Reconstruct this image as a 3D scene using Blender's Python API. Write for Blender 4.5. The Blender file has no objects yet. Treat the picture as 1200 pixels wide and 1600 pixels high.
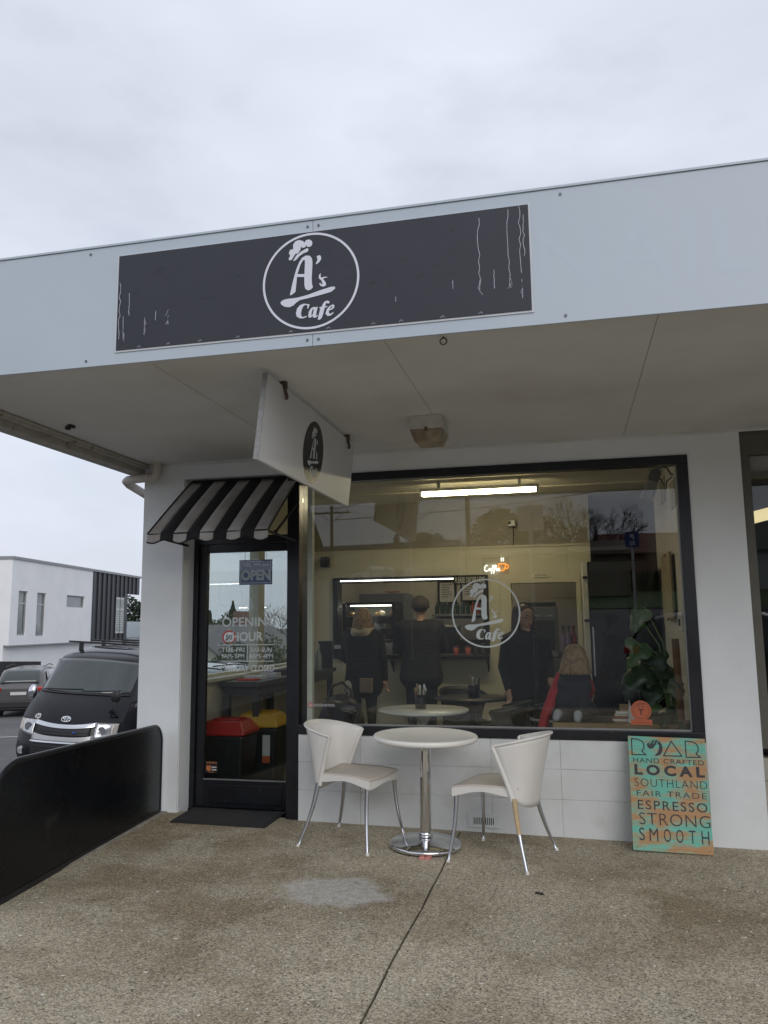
import bpy, bmesh, math, random
from mathutils import Vector, Matrix
from math import sin, cos, pi, radians as RAD

sc = bpy.context.scene
col = sc.collection
rnd = random.Random(11)

# ------------------------------------------------------------------ camera
yaw, pitch, roll = RAD(13.02), RAD(8.09), RAD(0.63)
_f = Vector((-sin(yaw)*cos(pitch), cos(yaw)*cos(pitch), sin(pitch)))
_r = Vector((cos(yaw), sin(yaw), 0)); _d = -_r.cross(_f)
_r2 = _r*cos(roll) + _d*sin(roll); _d2 = -_r*sin(roll) + _d*cos(roll)
cam_data = bpy.data.cameras.new('camera'); cam = bpy.data.objects.new('camera', cam_data); col.objects.link(cam)
cam_data.sensor_fit = 'VERTICAL'; cam_data.sensor_height = 36; cam_data.sensor_width = 27
cam_data.lens = 1235/1600*36
cam_data.clip_start = 0.05; cam_data.clip_end = 3000
M = Matrix((_r2, -_d2, -_f)).transposed().to_4x4(); M.translation = (0, 0, 1.45)
cam.matrix_world = M
sc.camera = cam

# ------------------------------------------------------------------ sky, sun, exposure
SUN_EL, SUN_AZ = RAD(30), RAD(152)        # high, behind the photographer, veiled by cloud
w = bpy.data.worlds.new('World'); sc.world = w; w.use_nodes = True
nt = w.node_tree; nt.nodes.clear()
def N(t, kind, **kw):
    n = t.nodes.new(kind)
    for k, v in kw.items(): setattr(n, k, v)
    return n
out = N(nt, 'ShaderNodeOutputWorld'); bg = N(nt, 'ShaderNodeBackground'); bg.inputs['Strength'].default_value = 0.1
sky = N(nt, 'ShaderNodeTexSky', sky_type='NISHITA'); sky.sun_disc = False; sky.sun_elevation = SUN_EL; sky.sun_rotation = SUN_AZ
tc = N(nt, 'ShaderNodeTexCoord'); mp = N(nt, 'ShaderNodeMapping'); mp.inputs['Scale'].default_value = (1.0, 1.0, 2.6)
nt.links.new(tc.outputs['Generated'], mp.inputs['Vector'])
n1 = N(nt, 'ShaderNodeTexNoise'); n1.inputs['Scale'].default_value = 1.9; n1.inputs['Detail'].default_value = 5; n1.inputs['Roughness'].default_value = 0.48
n2 = N(nt, 'ShaderNodeTexNoise'); n2.inputs['Scale'].default_value = 5.0; n2.inputs['Detail'].default_value = 6
nt.links.new(mp.outputs[0], n1.inputs['Vector']); nt.links.new(mp.outputs[0], n2.inputs['Vector'])
cr = N(nt, 'ShaderNodeValToRGB'); cr.color_ramp.elements[0].position = 0.30; cr.color_ramp.elements[0].color = (5.3, 5.65, 6.45, 1)
cr.color_ramp.elements[1].position = 0.68; cr.color_ramp.elements[1].color = (7.15, 7.5, 8.45, 1)
nt.links.new(n1.outputs[0], cr.inputs[0])
cv = N(nt, 'ShaderNodeMapRange'); cv.inputs[1].default_value = 0.25; cv.inputs[2].default_value = 0.5; cv.inputs[3].default_value = 0.80; cv.inputs[4].default_value = 0.97
nt.links.new(n2.outputs[0], cv.inputs[0])
mx = N(nt, 'ShaderNodeMix', data_type='RGBA')
nt.links.new(cv.outputs[0], mx.inputs[0]); nt.links.new(sky.outputs[0], mx.inputs[6]); nt.links.new(cr.outputs[0], mx.inputs[7])
nt.links.new(mx.outputs[2], bg.inputs['Color']); nt.links.new(bg.outputs[0], out.inputs[0])
sd = bpy.data.lights.new('sun', 'SUN'); sd.energy = 0.9; sd.angle = RAD(40); sd.color = (1.0, 0.97, 0.92)
so = bpy.data.objects.new('sun', sd); col.objects.link(so)
sdir = Vector((sin(SUN_AZ)*cos(SUN_EL), cos(SUN_AZ)*cos(SUN_EL), sin(SUN_EL)))
so.rotation_euler = sdir.to_track_quat('Z', 'Y').to_euler(); so.location = (0, -20, 30)
vs = sc.view_settings; vs.view_transform = 'Standard'; vs.look = 'None'; vs.exposure = 0.24; vs.gamma = 1.0; vs.use_curve_mapping = False
sc.render.engine = 'CYCLES'
sc.cycles.use_denoising = True
sc.cycles.max_bounces = 10; sc.cycles.transparent_max_bounces = 24; sc.cycles.glossy_bounces = 4; sc.cycles.diffuse_bounces = 4
sc.cycles.sample_clamp_indirect = 6.0

# ------------------------------------------------------------------ materials
MATS = {}
def mat(name, c=(.5,.5,.5), rough=.6, metal=0., var=.08, vscale=6., bump=0., bscale=60., spec=.5, c2=None, c2scale=3., c2lo=.45, c2hi=.65, emit=None, estr=0, coat=0., rvar=0.):
    """plain procedural material: base colour, soft brightness variation, optional second colour in patches, optional fine relief"""
    if name in MATS: return MATS[name]
    m = bpy.data.materials.new(name); m.use_nodes = True; t = m.node_tree; b = t.nodes['Principled BSDF']
    b.inputs['Roughness'].default_value = rough; b.inputs['Metallic'].default_value = metal
    b.inputs['Specular IOR Level'].default_value = spec; b.inputs['Coat Weight'].default_value = coat
    tcn = N(t, 'ShaderNodeTexCoord')
    base = N(t, 'ShaderNodeRGB'); base.outputs[0].default_value = (*c, 1); cur = base.outputs[0]
    if c2:
        nz = N(t, 'ShaderNodeTexNoise'); nz.inputs['Scale'].default_value = c2scale; nz.inputs['Detail'].default_value = 6
        t.links.new(tcn.outputs['Object'], nz.inputs['Vector'])
        mr = N(t, 'ShaderNodeMapRange'); mr.inputs[1].default_value = c2lo; mr.inputs[2].default_value = c2hi
        t.links.new(nz.outputs[0], mr.inputs[0])
        m2 = N(t, 'ShaderNodeMix', data_type='RGBA'); m2.inputs[7].default_value = (*c2, 1)
        t.links.new(mr.outputs[0], m2.inputs[0]); t.links.new(cur, m2.inputs[6]); cur = m2.outputs[2]
    if var:
        nz = N(t, 'ShaderNodeTexNoise'); nz.inputs['Scale'].default_value = vscale; nz.inputs['Detail'].default_value = 7; nz.inputs['Roughness'].default_value = .6
        t.links.new(tcn.outputs['Object'], nz.inputs['Vector'])
        mr = N(t, 'ShaderNodeMapRange'); mr.inputs[1].default_value = .3; mr.inputs[2].default_value = .7; mr.inputs[3].default_value = 1-var; mr.inputs[4].default_value = 1+var
        t.links.new(nz.outputs[0], mr.inputs[0])
        mm = N(t, 'ShaderNodeMix', data_type='RGBA', blend_type='MULTIPLY'); mm.inputs[0].default_value = 1
        t.links.new(cur, mm.inputs[6]); t.links.new(mr.outputs[0], mm.inputs[7]); cur = mm.outputs[2]
        if rvar:
            mr2 = N(t, 'ShaderNodeMapRange'); mr2.inputs[3].default_value = rough-rvar; mr2.inputs[4].default_value = rough+rvar
            t.links.new(nz.outputs[0], mr2.inputs[0]); t.links.new(mr2.outputs[0], b.inputs['Roughness'])
    t.links.new(cur, b.inputs['Base Color'])
    if bump:
        nz = N(t, 'ShaderNodeTexNoise'); nz.inputs['Scale'].default_value = bscale; nz.inputs['Detail'].default_value = 4
        t.links.new(tcn.outputs['Object'], nz.inputs['Vector'])
        bp = N(t, 'ShaderNodeBump'); bp.inputs['Strength'].default_value = bump; bp.inputs['Distance'].default_value = .01
        t.links.new(nz.outputs[0], bp.inputs['Height']); t.links.new(bp.outputs[0], b.inputs['Normal'])
    if emit:
        b.inputs['Emission Color'].default_value = (*emit, 1); b.inputs['Emission Strength'].default_value = estr
    MATS[name] = m
    return m

def glass_mat(name, tint=(.93,.95,.94), base=.058, rough=0.):
    m = bpy.data.materials.new(name); m.use_nodes = True; t = m.node_tree; t.nodes.remove(t.nodes['Principled BSDF'])
    o = t.nodes['Material Output']; lw = N(t, 'ShaderNodeLayerWeight'); lw.inputs[0].default_value = .5
    pw = N(t, 'ShaderNodeMath', operation='POWER'); pw.inputs[1].default_value = 5
    ma = N(t, 'ShaderNodeMath', operation='MULTIPLY_ADD'); ma.inputs[1].default_value = 1-base; ma.inputs[2].default_value = base
    t.links.new(lw.outputs['Facing'], pw.inputs[0]); t.links.new(pw.outputs[0], ma.inputs[0])
    tr = N(t, 'ShaderNodeBsdfTransparent'); tr.inputs[0].default_value = (*tint, 1)
    gl = N(t, 'ShaderNodeBsdfGlossy'); gl.inputs['Roughness'].default_value = rough
    ms = N(t, 'ShaderNodeMixShader'); t.links.new(ma.outputs[0], ms.inputs[0]); t.links.new(tr.outputs[0], ms.inputs[1]); t.links.new(gl.outputs[0], ms.inputs[2])
    t.links.new(ms.outputs[0], o.inputs['Surface']); MATS[name] = m
    return m

def emat(name, c, s):
    m = bpy.data.materials.new(name); m.use_nodes = True; t = m.node_tree; b = t.nodes['Principled BSDF']
    b.inputs['Base Color'].default_value = (*c, 1); b.inputs['Emission Color'].default_value = (*c, 1); b.inputs['Emission Strength'].default_value = s
    MATS[name] = m; return m

def brick_bump(m, bw, bh, joint, strength=.5, rot=(pi/2,0,0), tone=.85):
    """adds painted block joints (relief and a faint dirt tone in the joint) to an existing material"""
    t = m.node_tree; b = t.nodes['Principled BSDF']
    tcn = N(t, 'ShaderNodeTexCoord'); mp = N(t, 'ShaderNodeMapping'); mp.inputs['Rotation'].default_value = rot
    t.links.new(tcn.outputs['Object'], mp.inputs[0])
    br = N(t, 'ShaderNodeTexBrick'); br.inputs['Scale'].default_value = 1; br.inputs['Brick Width'].default_value = bw; br.inputs['Row Height'].default_value = bh; br.inputs['Mortar Size'].default_value = joint
    br.inputs['Color1'].default_value = (1,1,1,1); br.inputs['Color2'].default_value = (.96,.96,.96,1); br.inputs['Mortar'].default_value = (tone,tone,tone,1)
    t.links.new(mp.outputs[0], br.inputs['Vector'])
    lk = b.inputs['Base Color'].links[0].from_socket
    mm = N(t, 'ShaderNodeMix', data_type='RGBA', blend_type='MULTIPLY'); mm.inputs[0].default_value = 1
    t.links.new(lk, mm.inputs[6]); t.links.new(br.outputs['Color'], mm.inputs[7]); t.links.new(mm.outputs[2], b.inputs['Base Color'])
    bp = N(t, 'ShaderNodeBump'); bp.inputs['Strength'].default_value = strength; bp.inputs['Distance'].default_value = .01; bp.invert = True
    t.links.new(br.outputs['Fac'], bp.inputs['Height']); t.links.new(bp.outputs[0], b.inputs['Normal'])

def concrete_mat(name):
    """exposed aggregate footpath: fine stones, pale shell chips, dark pits, broad stains"""
    m = bpy.data.materials.new(name); m.use_nodes = True; t = m.node_tree; b = t.nodes['Principled BSDF']; b.inputs['Roughness'].default_value = .9; b.inputs['Specular IOR Level'].default_value = .25
    tcn = N(t, 'ShaderNodeTexCoord'); V = tcn.outputs['Object']
    def noise(s, d=5, r=.55):
        n = N(t, 'ShaderNodeTexNoise'); n.inputs['Scale'].default_value = s; n.inputs['Detail'].default_value = d; n.inputs['Roughness'].default_value = r; t.links.new(V, n.inputs['Vector']); return n.outputs[0]
    def rng(sock, a, bb, c, d):
        n = N(t, 'ShaderNodeMapRange'); n.inputs[1].default_value = a; n.inputs[2].default_value = bb; n.inputs[3].default_value = c; n.inputs[4].default_value = d; t.links.new(sock, n.inputs[0]); return n.outputs[0]
    def mixc(f, a, bb, bt='MIX'):
        n = N(t, 'ShaderNodeMix', data_type='RGBA', blend_type=bt)
        for s, i in ((f, 0), (a, 6), (bb, 7)):
            if hasattr(s, 'links'): t.links.new(s, n.inputs[i])
            else: n.inputs[i].default_value = s if i == 0 else (*s, 1)
        return n.outputs[2]
    stain = rng(noise(.62, 7, .62), .42, .58, 0, 1)
    c = mixc(stain, (.48,.425,.325), (.28,.235,.16))
    st2 = rng(noise(1.7, 7, .65), .5, .62, 0, .8)
    c = mixc(st2, c, (.44,.395,.305))
    v1 = N(t, 'ShaderNodeTexVoronoi'); v1.inputs['Scale'].default_value = 125; t.links.new(V, v1.inputs['Vector'])
    hs = N(t, 'ShaderNodeSeparateColor'); t.links.new(v1.outputs['Color'], hs.inputs[0])
    stones = rng(hs.outputs[0], 0, 1, .56, 1.40)
    c = mixc(1.0, c, stones, 'MULTIPLY')
    warm = rng(hs.outputs[1], .86, .93, 0, .4); c = mixc(warm, c, (.33,.23,.12))
    pits = rng(noise(100, 2), .60, .66, 0, .95); c = mixc(pits, c, (.05,.045,.04))
    v2 = N(t, 'ShaderNodeTexVoronoi'); v2.inputs['Scale'].default_value = 26; v2.inputs['Randomness'].default_value = 1; t.links.new(V, v2.inputs['Vector'])
    h2 = N(t, 'ShaderNodeSeparateColor'); t.links.new(v2.outputs['Color'], h2.inputs[0])
    pick = rng(h2.outputs[2], .80, .82, 0, 1); near = rng(v2.outputs['Distance'], .10, .16, 1, 0)
    mu = N(t, 'ShaderNodeMath', operation='MULTIPLY'); t.links.new(pick, mu.inputs[0]); t.links.new(near, mu.inputs[1])
    c = mixc(mu.outputs[0], c, (.60,.57,.50))
    # spilt paint patch, a mark with a shape of its own
    mp = N(t, 'ShaderNodeMapping'); mp.vector_type = 'POINT'; mp.inputs['Location'].default_value = (1.33*2.3, -4.42*3.2, 0); mp.inputs['Scale'].default_value = (2.3, 3.2, 0); t.links.new(V, mp.inputs[0])
    ad = N(t, 'ShaderNodeVectorMath', operation='ADD'); nzc = N(t, 'ShaderNodeTexNoise'); nzc.inputs['Scale'].default_value = 5; t.links.new(V, nzc.inputs['Vector'])
    t.links.new(mp.outputs[0], ad.inputs[0]); sb = N(t, 'ShaderNodeVectorMath', operation='SUBTRACT'); sb.inputs[1].default_value = (.5,.5,.5); t.links.new(nzc.outputs[1], sb.inputs[0]); t.links.new(sb.outputs[0], ad.inputs[1])
    sep = N(t, 'ShaderNodeSeparateXYZ'); t.links.new(ad.outputs[0], sep.inputs[0])
    cb = N(t, 'ShaderNodeCombineXYZ'); t.links.new(sep.outputs[0], cb.inputs[0]); t.links.new(sep.outputs[1], cb.inputs[1])
    ln = N(t, 'ShaderNodeVectorMath', operation='LENGTH'); t.links.new(cb.outputs[0], ln.inputs[0])
    pm = rng(ln.outputs['Value'], .55, .88, .7, 0); gr = rng(noise(22, 5, .7), .35, .6, .25, 1)
    m2 = N(t, 'ShaderNodeMath', operation='MULTIPLY'); t.links.new(pm, m2.inputs[0]); t.links.new(gr, m2.inputs[1])
    c = mixc(m2.outputs[0], c, (.58,.58,.57))
    t.links.new(c, b.inputs['Base Color'])
    bp = N(t, 'ShaderNodeBump'); bp.inputs['Strength'].default_value = .55; bp.inputs['Distance'].default_value = .004; t.links.new(v1.outputs['Distance'], bp.inputs['Height']); t.links.new(bp.outputs[0], b.inputs['Normal'])
    MATS[name] = m; return m

def distress_mat(name, c1, c2):
    """hand painted board: two colours dragged sideways over one another"""
    m = bpy.data.materials.new(name); m.use_nodes = True; t = m.node_tree; b = t.nodes['Principled BSDF']; b.inputs['Roughness'].default_value = .7
    tcn = N(t, 'ShaderNodeTexCoord'); mp = N(t, 'ShaderNodeMapping'); mp.inputs['Scale'].default_value = (2.2, 1, 7.5); t.links.new(tcn.outputs['Object'], mp.inputs[0])
    n = N(t, 'ShaderNodeTexNoise'); n.inputs['Scale'].default_value = 1.5; n.inputs['Detail'].default_value = 8; n.inputs['Roughness'].default_value = .62; t.links.new(mp.outputs[0], n.inputs['Vector'])
    cr = N(t, 'ShaderNodeValToRGB'); e = cr.color_ramp.elements; e[0].position = .43; e[0].color = (*c1, 1); e[1].position = .55; e[1].color = (*c2, 1)
    t.links.new(n.outputs[0], cr.inputs[0])
    mp2 = N(t, 'ShaderNodeMapping'); mp2.inputs['Scale'].default_value = (6, 6, 90); t.links.new(tcn.outputs['Object'], mp2.inputs[0])
    n2 = N(t, 'ShaderNodeTexNoise'); n2.inputs['Scale'].default_value = 1; n2.inputs['Detail'].default_value = 3; t.links.new(mp2.outputs[0], n2.inputs['Vector'])
    mr = N(t, 'ShaderNodeMapRange'); mr.inputs[3].default_value = .75; mr.inputs[4].default_value = 1.2; t.links.new(n2.outputs[0], mr.inputs[0])
    mm = N(t, 'ShaderNodeMix', data_type='RGBA', blend_type='MULTIPLY'); mm.inputs[0].default_value = 1; t.links.new(cr.outputs[0], mm.inputs[6]); t.links.new(mr.outputs[0], mm.inputs[7])
    t.links.new(mm.outputs[2], b.inputs['Base Color']); MATS[name] = m; return m

# ------------------------------------------------------------------ mesh helpers
class MB:
    def __init__(s): s.v = []; s.f = []; s.sm = []
    def add(s, vs, fs, smooth=False):
        o = len(s.v); s.v += [tuple(p) for p in vs]
        for f in fs: s.f.append(tuple(i+o for i in f)); s.sm.append(smooth)
        return s
    def box(s, x0, x1, y0, y1, z0, z1):
        return s.add([(x0,y0,z0),(x1,y0,z0),(x1,y1,z0),(x0,y1,z0),(x0,y0,z1),(x1,y0,z1),(x1,y1,z1),(x0,y1,z1)],
                     [(0,3,2,1),(4,5,6,7),(0,1,5,4),(1,2,6,5),(2,3,7,6),(3,0,4,7)])
    def obox(s, c, size, mtx):
        b = MB().box(-size[0]/2, size[0]/2, -size[1]/2, size[1]/2, -size[2]/2, size[2]/2)
        return s.add([Vector(c)+mtx@Vector(p) for p in b.v], b.f)
    def bar(s, a, b, w, h=None):
        a, b = Vector(a), Vector(b); d = b-a; q = d.to_track_quat('Y', 'Z').to_matrix()
        return s.obox((a+b)/2, (w, d.length, h or w), q)
    def tube(s, pts, rad, n=10, caps=True, smooth=True):
        pts = [Vector(p) for p in pts]; rad = rad if hasattr(rad, '__len__') else [rad]*len(pts)
        vs = []; fs = []; prev = None
        for i, p in enumerate(pts):
            d = (pts[min(i+1, len(pts)-1)]-pts[max(i-1, 0)]).normalized()
            if prev is None: u = d.orthogonal().normalized()
            else:
                u = prev - d*prev.dot(d); u.normalize()
            prev = u; v = d.cross(u)
            for k in range(n): a = 2*pi*k/n; vs.append(p + (u*cos(a)+v*sin(a))*rad[i])
        for i in range(len(pts)-1):
            for k in range(n): k2 = (k+1) % n; fs.append((i*n+k, i*n+k2, (i+1)*n+k2, (i+1)*n+k))
        s.add(vs, fs, smooth)
        if caps:
            s.add(vs[:n], [tuple(range(n-1, -1, -1))]); s.add(vs[-n:], [tuple(range(n))])
        return s
    def capsule(s, a, b, ra, rb, n=14, m=5):
        a, b = Vector(a), Vector(b); d = b-a
        d = d.normalized() if d.length > 1e-6 else Vector((0,0,1))
        P = []; Rr = []
        for i in range(m+1): t = -pi/2+pi/2*i/m; P.append(a+d*ra*sin(t)); Rr.append(max(ra*cos(t), ra*.03))
        for i in range(m+1): t = pi/2*i/m; P.append(b+d*rb*sin(t)); Rr.append(max(rb*cos(t), rb*.03))
        u = d.orthogonal().normalized(); v = d.cross(u); vs = []; fs = []
        for p, r in zip(P, Rr):
            for k in range(n): an = 2*pi*k/n; vs.append(p+(u*cos(an)+v*sin(an))*r)
        for i in range(len(P)-1):
            for k in range(n): k2 = (k+1) % n; fs.append((i*n+k, i*n+k2, (i+1)*n+k2, (i+1)*n+k))
        fs.append(tuple(range(n-1, -1, -1))); L = len(P)-1; fs.append(tuple(L*n+k for k in range(n)))
        return s.add(vs, fs, True)
    def lathe(s, prof, n=32, c=(0,0,0), smooth=True):
        vs = []; fs = []
        for r, z in prof:
            for k in range(n): a = 2*pi*k/n; vs.append((c[0]+r*cos(a), c[1]+r*sin(a), c[2]+z))
        for i in range(len(prof)-1):
            for k in range(n): k2 = (k+1) % n; fs.append((i*n+k, i*n+k2, (i+1)*n+k2, (i+1)*n+k))
        s.add(vs, fs, smooth)
        if prof[0][0] > 1e-5: s.add(vs[:n], [tuple(range(n-1, -1, -1))])
        if prof[-1][0] > 1e-5: s.add(vs[-n:], [tuple(range(n))])
        return s
    def ell(s, c, r, n=16, m=10, mtx=None):
        vs = []; fs = []
        for i in range(m+1):
            t = -pi/2+pi*i/m
            for k in range(n):
                a = 2*pi*k/n; p = Vector((r[0]*cos(t)*cos(a), r[1]*cos(t)*sin(a), r[2]*sin(t)))
                if mtx: p = mtx@p
                vs.append(Vector(c)+p)
        for i in range(m):
            for k in range(n): k2 = (k+1) % n; fs.append((i*n+k, i*n+k2, (i+1)*n+k2, (i+1)*n+k))
        return s.add(vs, fs, True)
    def sheet(s, fn, nu, nv, th, smooth=True):
        """closed shell: fn(u,v) in 0..1, thickness th along the normal"""
        P = [[Vector(fn(i/nu, j/nv)) for j in range(nv+1)] for i in range(nu+1)]
        def nrm(i, j):
            du = P[min(i+1,nu)][j]-P[max(i-1,0)][j]; dv = P[i][min(j+1,nv)]-P[i][max(j-1,0)]
            n = du.cross(dv); return n.normalized() if n.length > 1e-9 else Vector((0,0,1))
        A = [P[i][j] for i in range(nu+1) for j in range(nv+1)]
        B = [P[i][j]+nrm(i,j)*th for i in range(nu+1) for j in range(nv+1)]
        W = nv+1; n0 = len(A); fs = []; rim = []
        for i in range(nu):
            for j in range(nv):
                a = i*W+j; fs.append((a, a+1, a+W+1, a+W)); fs.append((n0+a, n0+a+W, n0+a+W+1, n0+a+1))
        for i in range(nu):
            a = i*W; b = a+W; rim.append((a, b, n0+b, n0+a)); a = i*W+nv; b = a+W; rim.append((b, a, n0+a, n0+b))
        for j in range(nv):
            a = j; b = j+1; rim.append((b, a, n0+a, n0+b)); a = nu*W+j; b = a+1; rim.append((a, b, n0+b, n0+a))
        o = len(s.v); s.add(A+B, fs, smooth)
        for f in rim: s.f.append(tuple(i+o for i in f)); s.sm.append(False)
        return s
    def mesh(s, name, bevel=0, seg=2):
        me = bpy.data.meshes.new(name); me.from_pydata(s.v, [], s.f); me.update()
        if bevel:
            b = bmesh.new(); b.from_mesh(me); bmesh.ops.remove_doubles(b, verts=b.verts, dist=1e-5)
            bmesh.ops.bevel(b, geom=[e for e in b.edges if e.is_manifold and e.calc_face_angle(0) > .5], offset=bevel, segments=seg, affect='EDGES', profile=.5)
            b.to_mesh(me); b.free()
        else: me.polygons.foreach_set('use_smooth', s.sm)
        return me

WM = {}
def put(name, me, m, parent=None, rel=False, loc=(0,0,0), rot=(0,0,0), mtx=None, label=None, cat=None, group=None, kind=None):
    o = bpy.data.objects.new(name, me); col.objects.link(o)
    for mm in (m if isinstance(m, (list, tuple)) else [m]):
        if mm is not None and me is not None: 
            if len(me.materials) < (len(m) if isinstance(m, (list, tuple)) else 1): me.materials.append(mm)
    B = mtx.copy() if mtx is not None else Matrix.LocRotScale(Vector(loc), __import__('mathutils').Euler(rot), None)
    o.matrix_basis = B
    if parent is not None:
        o.parent = parent
        if rel: WM[o.name] = WM[parent.name]@B
        else:
            o.matrix_parent_inverse = WM[parent.name].inverted(); WM[o.name] = B
    else: WM[o.name] = B
    if label: o['label'] = label
    if cat: o['category'] = cat
    if group: o['group'] = group
    if kind: o['kind'] = kind
    return o
def thing(name, label, cat, loc=(0,0,0), rz=0, group=None, rot=None):
    return put(name, None, None, loc=loc, rot=rot or (0,0,rz), label=label, cat=cat, group=group)
def copy_tree(o, mtx=None, parent=None, **props):
    c = o.copy(); col.objects.link(c)
    if parent is not None: c.parent = parent
    if mtx is not None: c.matrix_basis = mtx
    for k, v in props.items(): c[k] = v
    for ch in [x for x in KIDS.get(o.name, [])]: copy_tree(ch, None, c)
    return c
KIDS = {}
def index_kids():
    KIDS.clear()
    for o in bpy.data.objects:
        if o.parent: KIDS.setdefault(o.parent.name, []).append(o)
def bx(name, x0, x1, y0, y1, z0, z1, m, parent=None, bevel=0, rel=False, **kw):
    return put(name, MB().box(x0,x1,y0,y1,z0,z1).mesh(name, bevel), m, parent, rel, **kw)

def poly_mesh(splines, depth=.0006, name='poly'):
    cu = bpy.data.curves.new('c', 'CURVE'); cu.dimensions = '2D'; cu.fill_mode = 'BOTH'; cu.extrude = depth/2
    for sp in splines:
        s = cu.splines.new('POLY'); s.points.add(len(sp)-1); s.use_cyclic_u = True
        for p, q in zip(s.points, sp): p.co = (q[0], q[1], 0, 1)
    o = bpy.data.objects.new('c', cu); me = bpy.data.meshes.new_from_object(o); me.name = name; me.polygons.foreach_set('use_smooth', [False]*len(me.polygons))
    bpy.data.objects.remove(o); bpy.data.curves.remove(cu); return me
def text_mesh(s, wd=None, ht=None, bold=0., shear=0., spacing=1., depth=.0006, word=1.):
    """lettering as a flat mesh in XY, lower-left corner at 0,0, scaled to wd x ht"""
    cu = bpy.data.curves.new('t', 'FONT'); cu.body = s; cu.size = 1; cu.offset = bold; cu.shear = shear; cu.space_character = spacing; cu.space_word = word
    cu.resolution_u = 4; cu.fill_mode = 'FRONT'
    o = bpy.data.objects.new('t', cu); me = bpy.data.meshes.new_from_object(o); bpy.data.objects.remove(o); bpy.data.curves.remove(cu)
    xs = [v.co.x for v in me.vertices]; ys = [v.co.y for v in me.vertices]
    x0, x1, y0, y1 = min(xs), max(xs), min(ys), max(ys)
    k1 = wd/(x1-x0) if wd else None; k2 = ht/(y1-y0) if ht else None
    kx = k1 or k2; ky = k2 or k1
    for v in me.vertices: v.co.x = (v.co.x-x0)*kx; v.co.y = (v.co.y-y0)*ky
    return me
def ribbon(pts, wd, closed=False):
    """polyline stroke as polygon splines list for poly_mesh"""
    pts = [Vector((p[0], p[1])) for p in pts]; n = len(pts); L = []; Rr = []
    for i, p in enumerate(pts):
        a = pts[(i-1) % n] if closed or i > 0 else p; b = pts[(i+1) % n] if closed or i < n-1 else p
        d1 = (p-a).normalized() if (p-a).length > 0 else (b-p).normalized(); d2 = (b-p).normalized() if (b-p).length > 0 else d1
        t = (d1+d2).normalized() if (d1+d2).length > 1e-6 else d1; nn = Vector((-t.y, t.x)); k = 1/max(.35, nn.dot(Vector((-d1.y, d1.x))))
        L.append(p+nn*wd/2*k); Rr.append(p-nn*wd/2*k)
    if closed: return [[tuple(p) for p in L], [tuple(p) for p in Rr]]
    return [[tuple(p) for p in L+Rr[::-1]]]
def merge(mes, name='m'):
    b = bmesh.new()
    for me, mt in mes:
        t = me.copy(); t.transform(mt if mt is not None else Matrix()); b.from_mesh(t); bpy.data.meshes.remove(t)
    o = bpy.data.meshes.new(name); b.to_mesh(o); b.free(); return o
def frame_mtx(ux, uy, loc):
    ux, uy = Vector(ux).normalized(), Vector(uy).normalized(); uz = ux.cross(uy)
    m = Matrix((ux, uy, uz)).transposed().to_4x4(); m.translation = loc; return m
def facing(loc): return frame_mtx((1,0,0), (0,0,1), loc)       # lettering read from the street, local z towards -Y
T = Matrix.Translation

# ================================================================== palette
white_wall = mat('white_wall_paint', (.76,.785,.80), .62, var=.05, vscale=2.2, bump=.12, bscale=45, c2=(.68,.685,.67), c2scale=1.3, c2lo=.52, c2hi=.8)
block_white = mat('painted_block', (.68,.70,.70), .55, var=.05, vscale=5, bump=.35, bscale=120, c2=(.52,.51,.47), c2scale=2.2, c2lo=.58, c2hi=.8)
soffit_m = mat('soffit_paint', (.66,.665,.655), .7, var=.05, vscale=1.6, bump=.05, bscale=30, c2=(.58,.565,.53), c2scale=1.4, c2lo=.45, c2hi=.75)
fascia_m = mat('fascia_metal', (.485,.55,.615), .42, var=.025, vscale=1.2, rvar=.08, c2=(.46,.525,.595), c2scale=.9)
black_frame = mat('black_gloss_paint', (.009,.010,.014), .34, var=.3, vscale=9, bump=.12, bscale=70, rvar=.12, c2=(.05,.05,.05), c2scale=22, c2lo=.68, c2hi=.74)
charcoal = mat('charcoal_vinyl', (.030,.032,.045), .6, var=.08, vscale=3, bump=.05, bscale=8)
lilac = mat('white_vinyl', (.70,.71,.80), .5, var=.02)
white_vinyl = mat('frosted_white_vinyl', (.56,.61,.62), .6, var=.02)
ink = mat('dark_lettering', (.045,.042,.05), .7, var=.25, vscale=25)
chrome = mat('chrome', (.72,.73,.75), .10, metal=1, var=.04, rvar=.05)
alu = mat('satin_aluminium', (.56,.58,.62), .30, metal=1, var=.05, rvar=.06)
pvc = mat('weathered_pipe', (.55,.51,.46), .6, var=.12, vscale=9, c2=(.36,.31,.26), c2scale=7, c2lo=.55, c2hi=.72)
rust = mat('rusty_steel', (.10,.075,.06), .8, metal=.2, var=.4, vscale=30)
white_plastic = mat('offwhite_plastic', (.72,.70,.665), .42, var=.04, vscale=5, rvar=.06)
seat_plastic = mat('warm_seat_plastic', (.55,.50,.455), .48, var=.07, vscale=7)
concrete = concrete_mat('exposed_aggregate')
asphalt = mat('asphalt', (.125,.125,.125), .9, var=.16, vscale=3.5, bump=.4, bscale=300, c2=(.10,.10,.105), c2scale=.5)
grass_m = mat('grass', (.055,.11,.03), .9, var=.35, vscale=4, bump=.5, bscale=200)
roadpaint = mat('road_paint', (.62,.62,.60), .7, var=.15, vscale=12)
glass = glass_mat('window_glass')
door_glass = glass_mat('door_glass', (.90,.93,.93), .045)

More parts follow.
